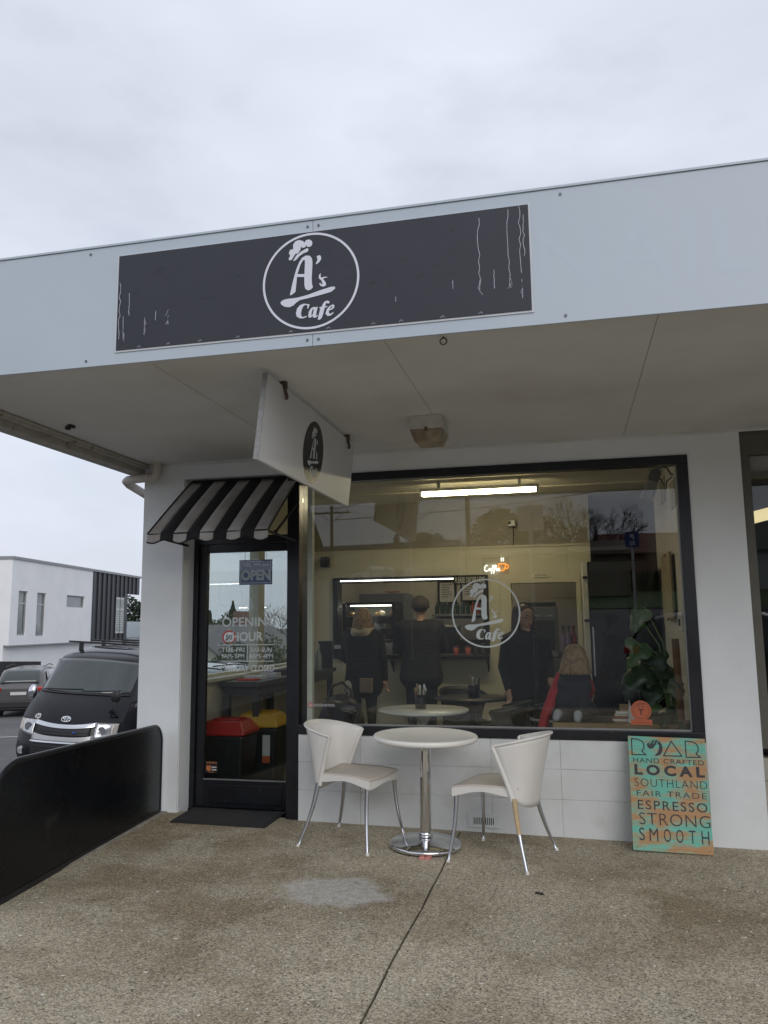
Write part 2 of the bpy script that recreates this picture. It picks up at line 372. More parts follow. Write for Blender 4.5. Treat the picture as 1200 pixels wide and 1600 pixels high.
# ================================================================== ground
def gz(x, y):
    d = math.hypot(x, y)
    left = -1.0 - .030*(min(d, 60)-13)
    up = -.14 + .092*max(0, -y-3.2)
    k = max(0., min(1., (y+3)/7.)); k = k*k*(3-2*k)
    z = up*(1-k) + left*k
    return min(z, 14) if y < 0 else z
g = MB(); xs = [-900,-400,-200,-120,-80]+[-60+3*i for i in range(41)]+[80,120,200,400,900]; ys = [-900,-500,-300,-200,-150]+[-120+4*i for i in range(25)]+[-20+1.5*i for i in range(28)]+[23+4*i for i in range(15)]+[90,120,200,400,900]
vs = []; fs = []
for x in xs:
    for y in ys: vs.append((x, y, gz(x, y)))
W = len(ys)
for i in range(len(xs)-1):
    for j in range(len(ys)-1): a = i*W+j; fs.append((a, a+W, a+W+1, a+1))
g.add(vs, fs, True); put('ground', g.mesh('ground'), asphalt, kind='structure')

# footpath: cast slabs with open control joints, raised above the side street
fz = lambda x: -.0216-.0152*x
fp = put('footpath', None, None, kind='structure')
cuts = [-3.42, -.815, 1.75, 4.3, 7]
def slab(name, x0, x1, y0, y1, wob=0):
    m = MB(); n = 26; vs = []
    for i in range(n+1):
        y = y0+(y1-y0)*i/n
        a = x0+.006+(wob*(.6*sin(y*3.1)+.4*sin(y*7.7+1)) if x0 > -3.3 else 0); b = x1-.006+(wob*(.6*sin(y*3.1)+.4*sin(y*7.7+1)) if x1 < 1 else 0)
        for x in (a, b):
            for z in (fz(x), -1.5 if x < -3.3 else fz(x)-.3): vs.append((x, y, z))
    fs = []
    for i in range(n):
        o = i*4; fs += [(o, o+2, o+6, o+4), (o, o+4, o+5, o+1), (o+2, o+3, o+7, o+6)]
    fs += [(0, 1, 3, 2), (n*4, n*4+2, n*4+3, n*4+1)]
    m.add(vs, fs); return put(name, m.mesh(name), concrete, fp)
for i in range(4): slab('slab', cuts[i], cuts[i+1], -2.6, 5.9, .008)
put('joint_filler', MB().box(-.85,-.78,-2.55,5.88,-.3,-.022).mesh('jf'), mat('joint_dirt', (.05,.042,.033), .95, var=.4, vscale=30), fp)
bx('kerb', -3.42, 7, -2.78, -2.61, -.4, -.03, mat('kerb_concrete', (.30,.29,.27), .9, var=.15), fp, bevel=.02)
# pale shell chips lying flush in the surface
sh = MB()
for i in range(2600):
    y = rnd.uniform(2.3, 5.75); x = rnd.uniform(-2.95, 2.2); s = rnd.uniform(.0022, .0065)*(1.9 if rnd.random() < .10 else 1); a = rnd.uniform(0, pi); k = 6; e = rnd.uniform(.35, .9)
    pts = []
    for q in range(k):
        t = 2*pi*q/k; px, py = s*cos(t)*rnd.uniform(.8,1.1), s*e*sin(t)*rnd.uniform(.8,1.1); X = x+px*cos(a)-py*sin(a); pts.append((X, y+px*sin(a)+py*cos(a), fz(X)+.0008))
    pts.append((x, y, fz(x)+.0024)); sh.add(pts, [(q, (q+1) % k, k) for q in range(k)])
put('shell_chips', sh.mesh('shell_chips'), mat('shell', (.72,.69,.62), .6, var=.3, vscale=40), kind='stuff', label='pale shell chips and pebbles set in the concrete footpath', cat='shells')

# ================================================================== cafe building
cafe = thing('cafe_building', 'white painted corner cafe with black framed shopfront under a deep canopy', 'building', (-1.1, 5.85, 0))
def wall_poly(splines, y0, y1, m, name, parent):
    me = poly_mesh(splines, y1-y0, name); return put(name, me, m, parent, mtx=facing((0, (y0+y1)/2, 0)))
rect = lambda a, b, c, d: [(a,c),(b,c),(b,d),(a,d)]
wall_poly([[(-3.39,-1.5),(-3.03,-1.5),(-3.03,2.645),(-2.04,2.645),(-2.04,2.622),(.862,2.622),(.862,-.4),(1.212,-.4),(1.212,2.86),(-3.39,2.86)]], 5.85, 6.10, white_wall, 'front_wall', cafe)
# side wall facing the side street, with its long window band
def side_piece(name, y0, y1, z0, z1, m=white_wall): return bx(name, -3.39, -3.2, y0, y1, z0, z1, m, cafe)
side_piece('side_wall', 6.102, 12.6, -1.5, .96); side_piece('side_wall', 6.102, 12.6, 2.40, 3.1); side_piece('side_wall', 6.102, 6.25, .962, 2.398); side_piece('side_wall', 9.42, 12.6, .962, 2.398)
cream_frame = mat('cream_joinery', (.62,.60,.50), .5, var=.05)
sw = MB().box(-3.33,-3.25,6.25,9.42,.962,1.01).box(-3.33,-3.25,6.25,9.42,2.35,2.398)
for y in (6.25, 7.97, 9.36): sw.box(-3.335,-3.23,y,y+.06 if y != 7.97 else y+.17,1.01,2.35)
swf = put('side_window', sw.mesh('sw'), cream_frame, cafe)
for a, b in ((6.31,7.97),(8.14,9.36)): bx('pane', -3.295,-3.289,a,b,1.01,2.35, glass, swf)
bx('rear_wall', -3.39, 1.3, 12.6, 12.75, -1.5, 3.1, white_wall, cafe)
bx('roof', -3.39, 9, 5.9, 12.75, 3.102, 3.3, mat('roof_membrane', (.3,.3,.31), .8), cafe)
# block dado under the window: each block its own piece
blk_w = 2.9/6
for r in range(3):
    for c in range(6):
        x0 = -2.038+c*blk_w; z1 = .632-r*.2035; z0 = z1-.2 if r < 2 else -.12
        j = rnd.uniform(-.0012, .0012)
        bx('block', x0+.0012, x0+blk_w-.0012, 5.852+j, 6.08, z0+.0015, z1+.001, block_white, cafe, bevel=.0025)
bx('block_backing', -2.036, .86, 5.8575, 6.06, -.2, .625, mat('mortar_paint', (.66,.67,.67), .8), cafe)
# air vent brick
vent = bx('air_vent', -.760, -.538, 5.836, 5.853, .022, .112, block_white, cafe, bevel=.002)
for i in range(11): bx('vent_slot', -.722+i*.0135, -.7165+i*.0135, 5.8345, 5.840, .044, .090, mat('slot_dark', (.02,.02,.02), .9), vent)
# shop window: frame, sill, pane
fr = MB().box(-2.04,.860,5.835,5.935,2.555,2.62).box(.782,.859,5.834,5.936,.705,2.554).box(-2.04,.858,5.832,5.938,.640,.704)
wf = put('window_frame', fr.mesh('wf', .004), black_frame, cafe)
put('window_bead', MB().box(-1.99,.782,5.862,5.874,.705,.716).box(.772,.782,5.862,5.874,.716,2.55).mesh('wb'), mat('alu_bead', (.32,.33,.33), .4, metal=.6), wf)
pane = bx('window_pane', -2.02, .80, 5.885, 5.891, .69, 2.57, glass, cafe)
bx('window_mullion_post', -2.14, -2.041, 5.86, 6.14, -.1, 2.644, black_frame, cafe, bevel=.004)
bx('pale_window_stop', -1.985, -1.945, 5.90, 5.95, .705, 2.55, mat('putty_paint', (.50,.51,.44), .6, var=.08), cafe)

# entrance: recessed frame, glazed door, transom
ef = MB().box(-3.03,-2.985,6.04,6.16,-.1,2.644).box(-2.984,-2.141,6.05,6.15,2.125,2.185).box(-2.984,-2.141,6.05,6.15,2.60,2.643).box(-3.03,-2.14,6.03,6.2,-.1,.022)
put('entrance_frame', ef.mesh('ef', .003), black_frame, cafe)
bx('entrance_reveal', -3.029, -3.024, 5.86, 6.04, -.05, 2.64, white_wall, cafe)
bx('transom_pane', -2.984,-2.141,6.098,6.103,2.185,2.60, glass, cafe)
dl = MB().box(-2.984,-2.915,6.07,6.115,.026,2.122).box(-2.196,-2.142,6.07,6.115,.026,2.122).box(-2.915,-2.196,6.072,6.113,2.055,2.122).box(-2.915,-2.196,6.072,6.113,.026,.235)
door = put('door', dl.mesh('dl', .003), black_frame, cafe)
dpane = bx('door_pane', -2.93,-2.18,6.09,6.096,.22,2.07, door_glass, door)
bx('kick_panel', -2.86,-2.25,6.062,6.0715,.06,.20, black_frame, door, bevel=.002)
bx('glazing_bead', -2.915,-2.196,6.066,6.0718,.236,.246, mat('alu_bead'), door)
put('lock_cylinder', MB().tube([(-2.168,6.069,1.115),(-2.168,6.05,1.115)], .019, 16).mesh('lock'), alu, door)
put('door_handle', MB().tube([(-2.168,6.12,.9),(-2.168,6.17,.9),(-2.168,6.17,1.25),(-2.168,6.12,1.25)], .011, 10).mesh('dh'), alu, door)

# canopy
can = put('canopy_roof', MB().box(-3.47,9,3.478,5.9,2.83,3.40).mesh('canopy'), mat('roof_membrane'), cafe)
seams = [-3.51, -1.142, 1.226, 3.6, 6.0, 9.0]
for i in range(5): bx('fascia_panel', seams[i]+.0012, seams[i+1]-.0012, 3.462, 3.476, 2.772, 3.412, fascia_m, cafe, bevel=.0015)
bx('fascia_cap', -3.515, 9, 3.455, 3.56, 3.4135, 3.424, fascia_m, cafe)
bx('fascia_return', -3.512, -3.499, 3.478, 5.93, 2.70, 3.41, fascia_m, cafe)
scr = MB()
for x in (-2.36,-1.168,-1.112,.04,1.2,1.25):
    for z in (3.382, 2.803): scr.tube([(x,3.462,z),(x,3.457,z)], .006, 10)
for i in range(12):
    x = (-2.36,-1.168,-1.112,.04,1.2,1.25)[i//2]; z = (3.382,2.803)[i%2]
    put('fascia_screw', MB().tube([(x,3.4625,z),(x,3.457,z)], .0062, 10).mesh('sc'), mat('screw_zinc', (.16,.17,.18), .5, metal=.7), cafe)
put('ghost_lettering', text_mesh('NAILS', 1.10, .29, bold=.0, spacing=1.15), mat('ghost_clean', (.4845,.555,.630), .42, var=.02), cafe, mtx=facing((-.06, 3.4616, 2.925)))
sj = [-3.36, -2.03, -.80, .435, 1.67, 2.9, 4.1, 9.0]
for i in range(7): bx('soffit_panel', sj[i]+.0015, sj[i+1]-.0015, 3.478, 5.87, 2.78, 2.80, soffit_m, cafe)
bx('soffit_batten', -2.042, -2.018, 3.48, 5.85, 2.774, 2.7805, soffit_m, cafe, bevel=.002)
bx('soffit_cover_strip', -3.39, 1.6, 5.832, 5.849, 2.762, 2.782, soffit_m, cafe, bevel=.004)
wd = mat('weathered_trim', (.40,.38,.35), .8, var=.15, vscale=8, c2=(.17,.12,.085), c2scale=9, c2lo=.6, c2hi=.72)
bx('edge_beam', -3.495, -3.40, 3.478, 5.93, 2.70, 2.83, wd, cafe, bevel=.006)
bx('edge_trim', -3.399, -3.355, 3.478, 5.86, 2.745, 2.81, wd, cafe, bevel=.006)
put('edge_moulding', MB().tube([(-3.35,3.48,2.768),(-3.35,5.85,2.768)], .012, 8).mesh('em'), wd, cafe)
# right-hand neighbour
nb = thing('neighbour_shop', 'neighbouring shopfront with olive brown window frame and beige tiled stall wall', 'building', (1.6, 5.85, 0))
olive = mat('olive_joinery', (.10,.095,.075), .5, var=.12, vscale=8)
nf = MB().box(1.213,1.275,5.87,5.99,.60,2.79).box(1.275,4.2,5.87,5.99,2.60,2.79).box(1.275,4.2,5.87,5.99,2.44,2.475).box(1.275,4.2,5.86,6.0,.545,.62).box(4.2,4.3,5.87,5.99,.55,2.79)
put('window_frame', nf.mesh('nf', .004), olive, nb)
bx('louvre_panel', 1.276, 4.2, 5.93, 5.945, 2.476, 2.598, mat('grey_louvre', (.33,.33,.31), .6), nb)
bx('window_pane', 1.27, 4.2, 5.925, 5.931, .62, 2.45, glass_mat('neighbour_glass', (.85,.87,.86), .05), nb)
tile = mat('beige_tile', (.36,.34,.29), .5, var=.1, vscale=4)
for r in range(4):
    for c in range(8): bx('tile', 1.216+c*.37, 1.216+c*.37+.366, 5.875, 5.99, .543-(r+1)*.15+.002, .543-r*.15-.002, tile, nb, bevel=.003)
bx('stall_backing', 1.214, 4.3, 5.885, 6.02, -.3, .54, mat('grout', (.16,.15,.13), .9), nb)
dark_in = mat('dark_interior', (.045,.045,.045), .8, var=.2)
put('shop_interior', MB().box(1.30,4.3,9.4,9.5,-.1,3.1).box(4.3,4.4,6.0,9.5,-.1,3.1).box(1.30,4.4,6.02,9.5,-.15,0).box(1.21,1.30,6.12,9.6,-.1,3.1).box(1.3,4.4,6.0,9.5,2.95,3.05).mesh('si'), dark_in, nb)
bx('header', 4.3, 9, 5.86, 6.0, -.3, 2.82, white_wall, nb)
bx('header_strip', 1.213, 4.3, 5.88, 6.0, 2.79, 2.86, white_wall, nb)

# ================================================================== artwork: logo
def lg(pts): 
    o = []
    for x, y in pts: 
        y2 = y+.115*(x-587); o.append(((x-587)/500, -(y2-620)/500))
    return o
LOGO = [
 [lg([(358,390),(375,360),(360,330),(375,295),(405,290),(405,240),(430,205),(470,192),(510,205),(522,222),(540,195),(575,188),(600,203),(607,228),(600,252),(585,265),(555,268),(540,245),(535,268),(505,278),(490,262),(480,300),(455,335),(428,340),(410,370),(390,403),(365,408)])],
 [lg([(405,412),(440,355),(490,315),(540,285),(562,280),(566,298),(555,318),(510,335),(470,365),(440,400),(415,414)])],
 [lg([(373,775),(385,720),(400,650),(420,570),(440,500),(470,425),(500,380),(540,357),(580,360),(602,385),(608,430),(604,520),(600,600),(604,660),(614,688),(590,713),(560,722),(535,705),(525,670),(523,582),(447,582),(440,660),(432,738),(400,765)]),
  lg([(452,552),(480,460),(505,414),(520,400),(530,412),(528,480),(525,552)])],
 [lg([(650,372),(670,355),(690,358),(699,378),(695,402),(680,425),(650,450),(642,440),(658,412),(660,388)])],
 [lg([(672,590),(678,558),(697,543),(691,572),(698,590),(735,578),(768,585),(735,592),(716,602),(740,630),(750,655),(742,672),(718,683),(690,673),(678,650),(688,640),(702,662),(713,652),(700,618),(684,604)])],
 [lg([(275,850),(295,828),(340,812),(400,805),(450,798),(560,768),(700,715),(800,683),(836,681),(843,698),(800,735),(700,765),(560,803),(480,822),(440,850),(410,880),(370,898),(320,893),(285,872)])],
 [lg([(580,866),(564,912),(555,908),(558,880),(540,870),(515,885),(498,920),(490,960),(496,990),(515,998),(547,984),(552,993),(520,1010),(480,1012),(448,995),(438,960),(450,910),(480,875),(520,859),(555,863)])],
 [lg([(565,985),(572,940),(595,905),(625,891),(640,895),(663,889),(650,950),(645,985),(660,973),(665,982),(640,1003),(618,1002),(612,985),(590,1003),(572,1003)]), lg([(612,915),(600,950),(598,982),(610,972),(624,920)])],
 [lg([(662,1021),(690,905),(678,905),(681,893),(703,889),(715,860),(735,835),(760,825),(782,832),(783,850),(765,858),(756,845),(745,860),(738,886),(762,880),(758,893),(735,898),(715,975),(700,1010),(682,1023)])],
 [lg([(742,962),(755,915),(785,880),(815,864),(834,872),(830,900),(805,918),(780,925),(776,948),(790,962),(820,943),(825,952),(795,978),(765,984)]), lg([(783,912),(800,905),(814,885),(804,880)])],
]
ring = lambda r, k, n=72: [(r*k*cos(2*pi*i/n), r*k*sin(2*pi*i/n)) for i in range(n)]
logo_art = merge([(poly_mesh(s, .004), None) for s in LOGO], 'logo_art')
logo_ring = poly_mesh([ring(1, 1), ring(.955, 1)], .004)
logo_disc = poly_mesh([ring(1, 1)], .004)
S3 = lambda a, b, c: Matrix.Diagonal((a, b, c, 1))

# fascia sign
fs_ = thing('fascia_sign', 'wide charcoal sign panel with white ringed chef hat logo on the canopy fascia', 'sign', (-1.147, 3.46, 2.842))
wd_b = mat('sign_edge', (.62,.64,.68), .5)
bx('border', -2.197, -.098, 3.4565, 3.4615, 2.832, 3.352, wd_b, fs_)
bx('panel', -2.187, -.106, 3.452, 3.456, 2.842, 3.348, charcoal, fs_)
L0 = facing((-1.150, 3.4507, 3.097))
put('logo_ring', merge([(logo_ring, S3(.2445,.2445,.2))]), lilac, fs_, mtx=L0)
put('logo_mark', merge([(logo_art, S3(.2445,.2445,.2))]), lilac, fs_, mtx=L0)
# peeling cracks in the vinyl
def crack(x, z0, z1):
    amp = min(.006, .02*abs(z1-z0))
    p = []; n = 12
    for i in range(n+1): p.append((x+rnd.uniform(-amp, amp), z0+(z1-z0)*i/n))
    return ribbon(p, .0026)
cr_ = []
for x, a, b in ((-.335,3.31,2.95),(-.20,3.335,2.955),(-.147,3.345,3.02),(-.145,2.99,2.90),(-.27,3.05,2.96),(-.13,3.3,3.1),(-2.12,3.14,3.02),(-2.15,3.02,2.90),(-2.03,3.0,2.91),(-1.90,2.99,2.95),(-1.97,3.03,2.98),(-.46,3.02,2.98),(-.73,2.97,2.945),(-2.175,3.2,2.9)):
    cr_.append((poly_mesh(crack(x, a, b), .0006), None))
for x, z in ((-.2,2.955),(-.335,2.95),(-2.15,2.90),(-2.03,2.93),(-1.9,2.97),(-.145,2.92)):
    for k in (1, 2): cr_.append((poly_mesh(ribbon([(x, z+.03*k), (x+rnd.uniform(-.008,.010), z+.03*k-rnd.uniform(.01,.03)), (x+rnd.uniform(-.016,.012), z+.03*k-rnd.uniform(.03,.05))], .0018), .0006), None))
for i in range(10):
    x = -2.1+i*.2+rnd.uniform(-.05,.05); cr_.append((poly_mesh(ribbon([(x,2.846),(x+.012,2.855),(x+.02,2.846)], .002), .0006), None))
put('peeling_cracks', merge(cr_), mat('crack_pale', (.45,.46,.52), .7, var=.3, vscale=40), fs_, mtx=facing((0,3.4513,0)), kind='stuff')
wr = []
for i in range(34):
    x = rnd.uniform(-2.12,-.45); z = rnd.uniform(2.9,3.3); l = rnd.uniform(.01,.035); wr.append((poly_mesh(ribbon([(x,z),(x+l*.5,z+l*.32),(x+l,z+l*.3)], .0028), .0006), None))
put('vinyl_wrinkles', merge(wr), mat('wrinkle_dark', (.028,.03,.042), .5), fs_, mtx=facing((0,3.4514,0)), kind='stuff')

# hanging sign, swung a little
hs_ = thing('hanging_sign', 'white double sided sign board hanging under the canopy with black oval logo', 'sign', (-1.515, 4.57, 2.3))
tilt = Matrix.Translation((-1.49, 4.6, 2.755))@Matrix.Rotation(RAD(6.2), 4, 'Y')
put('board', MB().box(-.012,.012,-.86,.86,-.458,0).mesh('hb', .002), mat('sign_white', (.62,.63,.64), .5, var=.05, vscale=2), hs_, mtx=tilt)
put('edge_strip', MB().box(-.0135,.0135,-.866,-.861,-.459,.001).mesh('he'), mat('sign_edge_grey', (.28,.28,.28), .6, var=.2, vscale=30), hs_, mtx=tilt)
hd = tilt@frame_mtx((0,1,0), (0,0,1), (.0128, -.02, -.245))
put('logo_disc', merge([(logo_disc, S3(.192,.192,.2))]), mat('black_vinyl', (.02,.02,.022), .4), hs_, mtx=hd)
put('logo_mark', merge([(logo_art, S3(.178,.178,.2)@T((.1,-.02,0)))]), white_vinyl, hs_, mtx=hd@T((0,0,.0012)))
for y in (3.98, 5.26):
    put('hook', MB().box(-1.484,-1.462,y-.016,y+.016,2.74,2.781).tube([(-1.473,y,2.745),(-1.47,y+.012,2.72),(-1.465,y+.016,2.70),(-1.474,y+.03,2.69)], .009, 8).tube([(-1.49,y,2.785),(-1.49,y+.005,2.765),(-1.482,y+.02,2.758),(-1.488,y+.012,2.742),(-1.492,y+.0,2.735)], .006, 8).box(-1.50,-1.478,y-.012,y+.012,2.757,2.7795).mesh('hk'), rust, hs_)

# soffit light
sl = thing('soffit_light', 'square white soffit lamp with dirty yellowed diffuser under the canopy', 'lamp', (-.845, 5.0, 2.61))
def frust(x0,x1,y0,y1,z0, X0,X1,Y0,Y1,z1):
    return MB().add([(x0,y0,z0),(x1,y0,z0),(x1,y1,z0),(x0,y1,z0),(X0,Y0,z1),(X1,Y0,z1),(X1,Y1,z1),(X0,Y1,z1)], [(0,3,2,1),(4,5,6,7),(0,1,5,4),(1,2,6,5),(2,3,7,6),(3,0,4,7)])
put('housing', frust(-.955,-.735,4.87,5.13,2.690,-.945,-.745,4.88,5.12,2.7795).mesh('hs', .004), mat('lamp_white', (.55,.54,.50), .5, var=.15, vscale=12), sl)
put('diffuser', frust(-.925,-.765,4.905,5.095,2.612,-.953,-.737,4.873,5.128,2.6895).mesh('df', .006), mat('yellowed_diffuser', (.32,.26,.18), .35, var=.2, vscale=8, c2=(.13,.085,.045), c2scale=5, c2lo=.5, c2hi=.62), sl)
put('clip', MB().box(-.852,-.838,4.862,4.874,2.675,2.70).mesh('cl'), rust, sl)

put('waste_pipe', MB().tube([(-3.235,5.77,2.79),(-3.235,5.77,2.70),(-3.245,5.77,2.672),(-3.27,5.77,2.66),(-3.42,5.77,2.655),(-3.50,5.775,2.65),(-3.53,5.80,2.645),(-3.54,5.86,2.63),(-3.54,6.3,2.56)], .035, 16).tube([(-3.235,5.77,2.79),(-3.235,5.77,2.768)], .045, 16).tube([(-3.30,5.77,2.66),(-3.335,5.77,2.659)], .0395, 16).tube([(-3.235,5.77,2.735),(-3.235,5.77,2.70)], .0395, 16).mesh('pipe'), pvc, label='grubby cream plastic waste pipe bending under the canopy corner', cat='pipe')
put('eye_bolt', MB().tube([(-.52+.016*cos(a*.5236), 3.52, 2.757+.016*sin(a*.5236)) for a in range(13)], .0035, 6).tube([(-.52,3.52,2.772),(-.52,3.52,2.785)], .004, 6).mesh('eb'), rust, label='small rusty eye bolt in the canopy soffit behind the fascia', cat='bolt')
put('cable_clip', MB().box(-3.175,-3.145,4.48,4.53,2.762,2.781).box(-3.20,-3.172,4.49,4.52,2.75,2.772).mesh('cc', .003), mat('clip_black', (.02,.02,.02), .6), label='small black clip fixed to the soffit near the canopy edge', cat='clip')

# ================================================================== awning over the door
aw = thing('door_awning', 'black and white striped fabric awning with scalloped edge over the door', 'awning', (-2.53, 5.85, 2.05))
ax0, ax1 = -3.005, -2.06; ns = 9; sw_ = (ax1-ax0)/ns
aw_w = mat('awning_white', (.46,.445,.425), .85, var=.12, vscale=10, bump=.15, bscale=200, c2=(.33,.30,.27), c2scale=5); aw_b = mat('awning_black', (.012,.012,.014), .8, var=.25, vscale=10, bump=.15, bscale=200)
def aw_pt(x, t):
    y = 5.93-.68*t; z = 2.632-.50*t+.010*sin(pi*t)
    return (x, y, z+.004*sin(x*20+t*3))
trim_b = mat('awning_piping', (.008,.008,.009), .7)
for i in range(ns):
    a, b = ax0+i*sw_, ax0+(i+1)*sw_
    s_ = put('stripe', MB().sheet(lambda u, v: aw_pt(a+(b-a)*u, v), 3, 14, .0025).mesh('st'), aw_w if i % 2 == 0 else aw_b, aw)
    def val(u, v):
        x = a+(b-a)*u; P = aw_pt(x, 1); d = .064+(.014*sin(pi*u) if i % 2 == 0 else -.010*sin(pi*u)); return (x, P[1]-.012*v, P[2]-d*v)
    put('valance', MB().sheet(val, 8, 4, .0025).mesh('vl'), aw_w if i % 2 == 0 else aw_b, s_)
    pts = [Vector(val(q/8, 1)) for q in range(9)]
    put('piping', MB().tube(pts, .0055, 6).mesh('pp'), trim_b, s_)
for x in (ax0, ax1):
    put('edge_piping', MB().tube([aw_pt(x, q/12) for q in range(13)], .007, 6).mesh('ep'), trim_b, aw)
    P1 = Vector(aw_pt(x, 1)); xx = x+(.006 if x == ax0 else -.006)
    put('folding_arm', MB().tube([(xx,P1.y+.01,P1.z-.01),(xx,5.88,2.10)], .010, 8).tube([(xx,P1.y+.16,P1.z-.005),(xx,5.9,2.42)], .010, 8).ell((xx,P1.y+.16,P1.z-.005),(.018,.018,.018),8,6).mesh('fa'), trim_b, aw)
put('front_bar', MB().tube([(ax0,aw_pt(ax0,1)[1]+.006,aw_pt(ax0,1)[2]-.006),(ax1,aw_pt(ax1,1)[1]+.006,aw_pt(ax1,1)[2]-.006)], .009, 8).mesh('fb'), trim_b, aw)
bx('head_rail', ax0+.01, ax1-.005, 5.915, 5.95, 2.622, 2.643, trim_b, aw)

# ================================================================== lettering on the glass
GP = 5.8838
def on_glass(name, me, x, z, m, parent=pane, y=GP): return put(name, me, m, parent, mtx=facing((x, y, z)))
frost = mat('frosted_white_vinyl')
on_glass('logo_ring_decal', merge([(logo_ring, S3(.252,.252,.15))]), -.60, 1.525, frost)
on_glass('logo_mark_decal', merge([(logo_art, S3(.252,.252,.15))]), -.60, 1.525, frost)
on_glass('handle_decal', text_mesh('aeulasantos', .17, .026), -1.93, .838, mat('decal_pale', (.5,.48,.5), .6))
on_glass('social_icon_decal', merge([(poly_mesh([ring(1,1,4)], .004), S3(.024,.024,.12)@Matrix.Rotation(pi/4, 4, 'Z'))]), -1.952, .850, mat('decal_magenta', (.45,.14,.28), .6, c2=(.6,.3,.08), c2scale=30))
on_glass('social_icon_mark', merge([(poly_mesh([ring(.009,1,16), ring(.006,1,16)], .0006), None)]), -1.952, .850, frost, y=GP-.0006)
st = thing('round_sticker', 'orange round sticker with dark letter on the shop window corner', 'sticker', (.455, 5.88, .76))
osm = mat('orange_sticker', (.42,.105,.045), .5, var=.05); dkm = mat('sticker_print', (.03,.03,.032), .6)
put('disc', merge([(logo_disc, S3(.068,.068,.12))]), osm, st, mtx=facing((.455,GP,.838)))
put('ring', merge([(logo_ring, S3(.056,.056,.12))]), dkm, st, mtx=facing((.455,GP-.0008,.838)))
put('letter', text_mesh('T', .033, .040, bold=.02), dkm, st, mtx=facing((.4385,GP-.001,.808)))
put('flourish', poly_mesh(ribbon([(-.03,.03),(-.01,.045),(.015,.043),(.03,.05)], .0035)+ribbon([(-.018,.022),(-.008,.028),(-.002,.022)], .003)+ribbon([(.004,.022),(.014,.028),(.02,.022)], .003), .0006), dkm, st, mtx=facing((.455,GP-.001,.838)))
put('base_strip', MB().box(.385,.525,GP-.0003,GP+.0003,.742,.778).mesh('bs'), osm, st)
put('base_text', poly_mesh([rect(0,.118,0,.004)], .0006), mat('sticker_text', (.30,.06,.02), .6), st, mtx=facing((.395,GP-.0008,.755)))
# door lettering
DG = 6.0885
def on_door(name, me, x, z, m, y=DG): return put(name, me, m, door, mtx=facing((x, y, z)))
on_door('hours_heading', merge([(text_mesh('OPENING', .47, .075, bold=.018), T((0,0,0))), (text_mesh('HOUR', .27, .075, bold=.018), T((.09,-.118,0)))]), -2.785, 1.445, frost)
on_door('hours_table', merge([(text_mesh('TUE-FRI', .20, .036, bold=.012), T((0,.05,0))), (text_mesh('9AM- 5PM', .20, .036, bold=.012), None), (text_mesh('SAT-SUN', .18, .036, bold=.012), T((.255,.05,0))), (text_mesh('8AM- 4PM', .20, .036, bold=.012), T((.245,0,0))), (poly_mesh([rect(.222,.229,-.02,.105)], .0006), None), (poly_mesh([rect(-.005,.455,-.026,-.02)], .0006), None), (poly_mesh([rect(-.04,.45,.105,.111)], .0006), None)]), -2.785, 1.19, frost)
on_door('monday_line', text_mesh('MONDAY CLOSED', .46, .052, bold=.014), -2.785, 1.085, frost)
on_door('small_logo_decal', merge([(poly_mesh([ring(1,1),ring(.975,1)], .004), S3(.06,.06,.12)), (logo_art, S3(.05,.05,.12))]), -2.525, 1.63, frost)
wk = thing('warning_sticker', 'small black and orange warning sticker low on the door glass', 'sticker', (-2.86, 6.088, .29))
put('patch', MB().box(-2.908,-2.80,DG-.0003,DG+.0003,.285,.375).mesh('wp'), mat('sticker_black', (.012,.012,.014), .5), wk)
orm = mat('warning_orange', (.50,.16,.06), .5)
put('heading', text_mesh('WARNING', .09, .016, bold=.02), orm, wk, mtx=facing((-2.899,DG-.0008,.356)))
put('hand_icon', merge([(logo_disc, S3(.021,.019,.1)), (poly_mesh([rect(-.02,.02,.0,.024)], .0006), T((0,0,.0004)))]), orm, wk, mtx=facing((-2.878,DG-.0008,.318)))
put('message', merge([(poly_mesh(ribbon([(q*.006,.006*(q%2)) for q in range(8)], .005), .0006), T((0,.020,0))), (poly_mesh(ribbon([(q*.006,.006*(q%2)) for q in range(8)], .005), .0006), None)]), mat('print_white', (.7,.7,.7), .6), wk, mtx=facing((-2.852,DG-.0008,.306)))
put('footer', poly_mesh([rect(0,.05,0,.004)], .0006), orm, wk, mtx=facing((-2.88,DG-.0008,.289)))
# hanging OPEN sign inside the door glass
op = thing('open_sign', 'blue and white hanging sign reading YES We are OPEN behind door glass', 'sign', (-2.505, 6.115, 1.79))
blue = mat('open_blue', (.13,.19,.36), .5, var=.05); opw = mat('open_white', (.72,.75,.80), .5)
bx('board', -2.65,-2.36,6.112,6.116,1.785,1.99, blue, op)
o1 = facing((-2.65,6.1112,1.785))
put('border_line', poly_mesh([[(.012,.012),(.278,.012),(.278,.193),(.012,.193)][::1],[(.017,.017),(.273,.017),(.273,.188),(.017,.188)]], .0006), opw, op, mtx=o1)
put('small_words', text_mesh('YES, We are', .235, .036, bold=.025), opw, op, mtx=o1@T((.028,.145,.0004)))
put('big_word', text_mesh('OPEN', .255, .088, bold=.05), opw, op, mtx=o1@T((.018,.035,.0004)))
put('string', MB().tube([(-2.60,6.114,1.99),(-2.60,6.114,2.06)], .0015, 5).tube([(-2.41,6.114,1.99),(-2.41,6.114,2.06)], .0015, 5).mesh('sg'), trim_b, op)

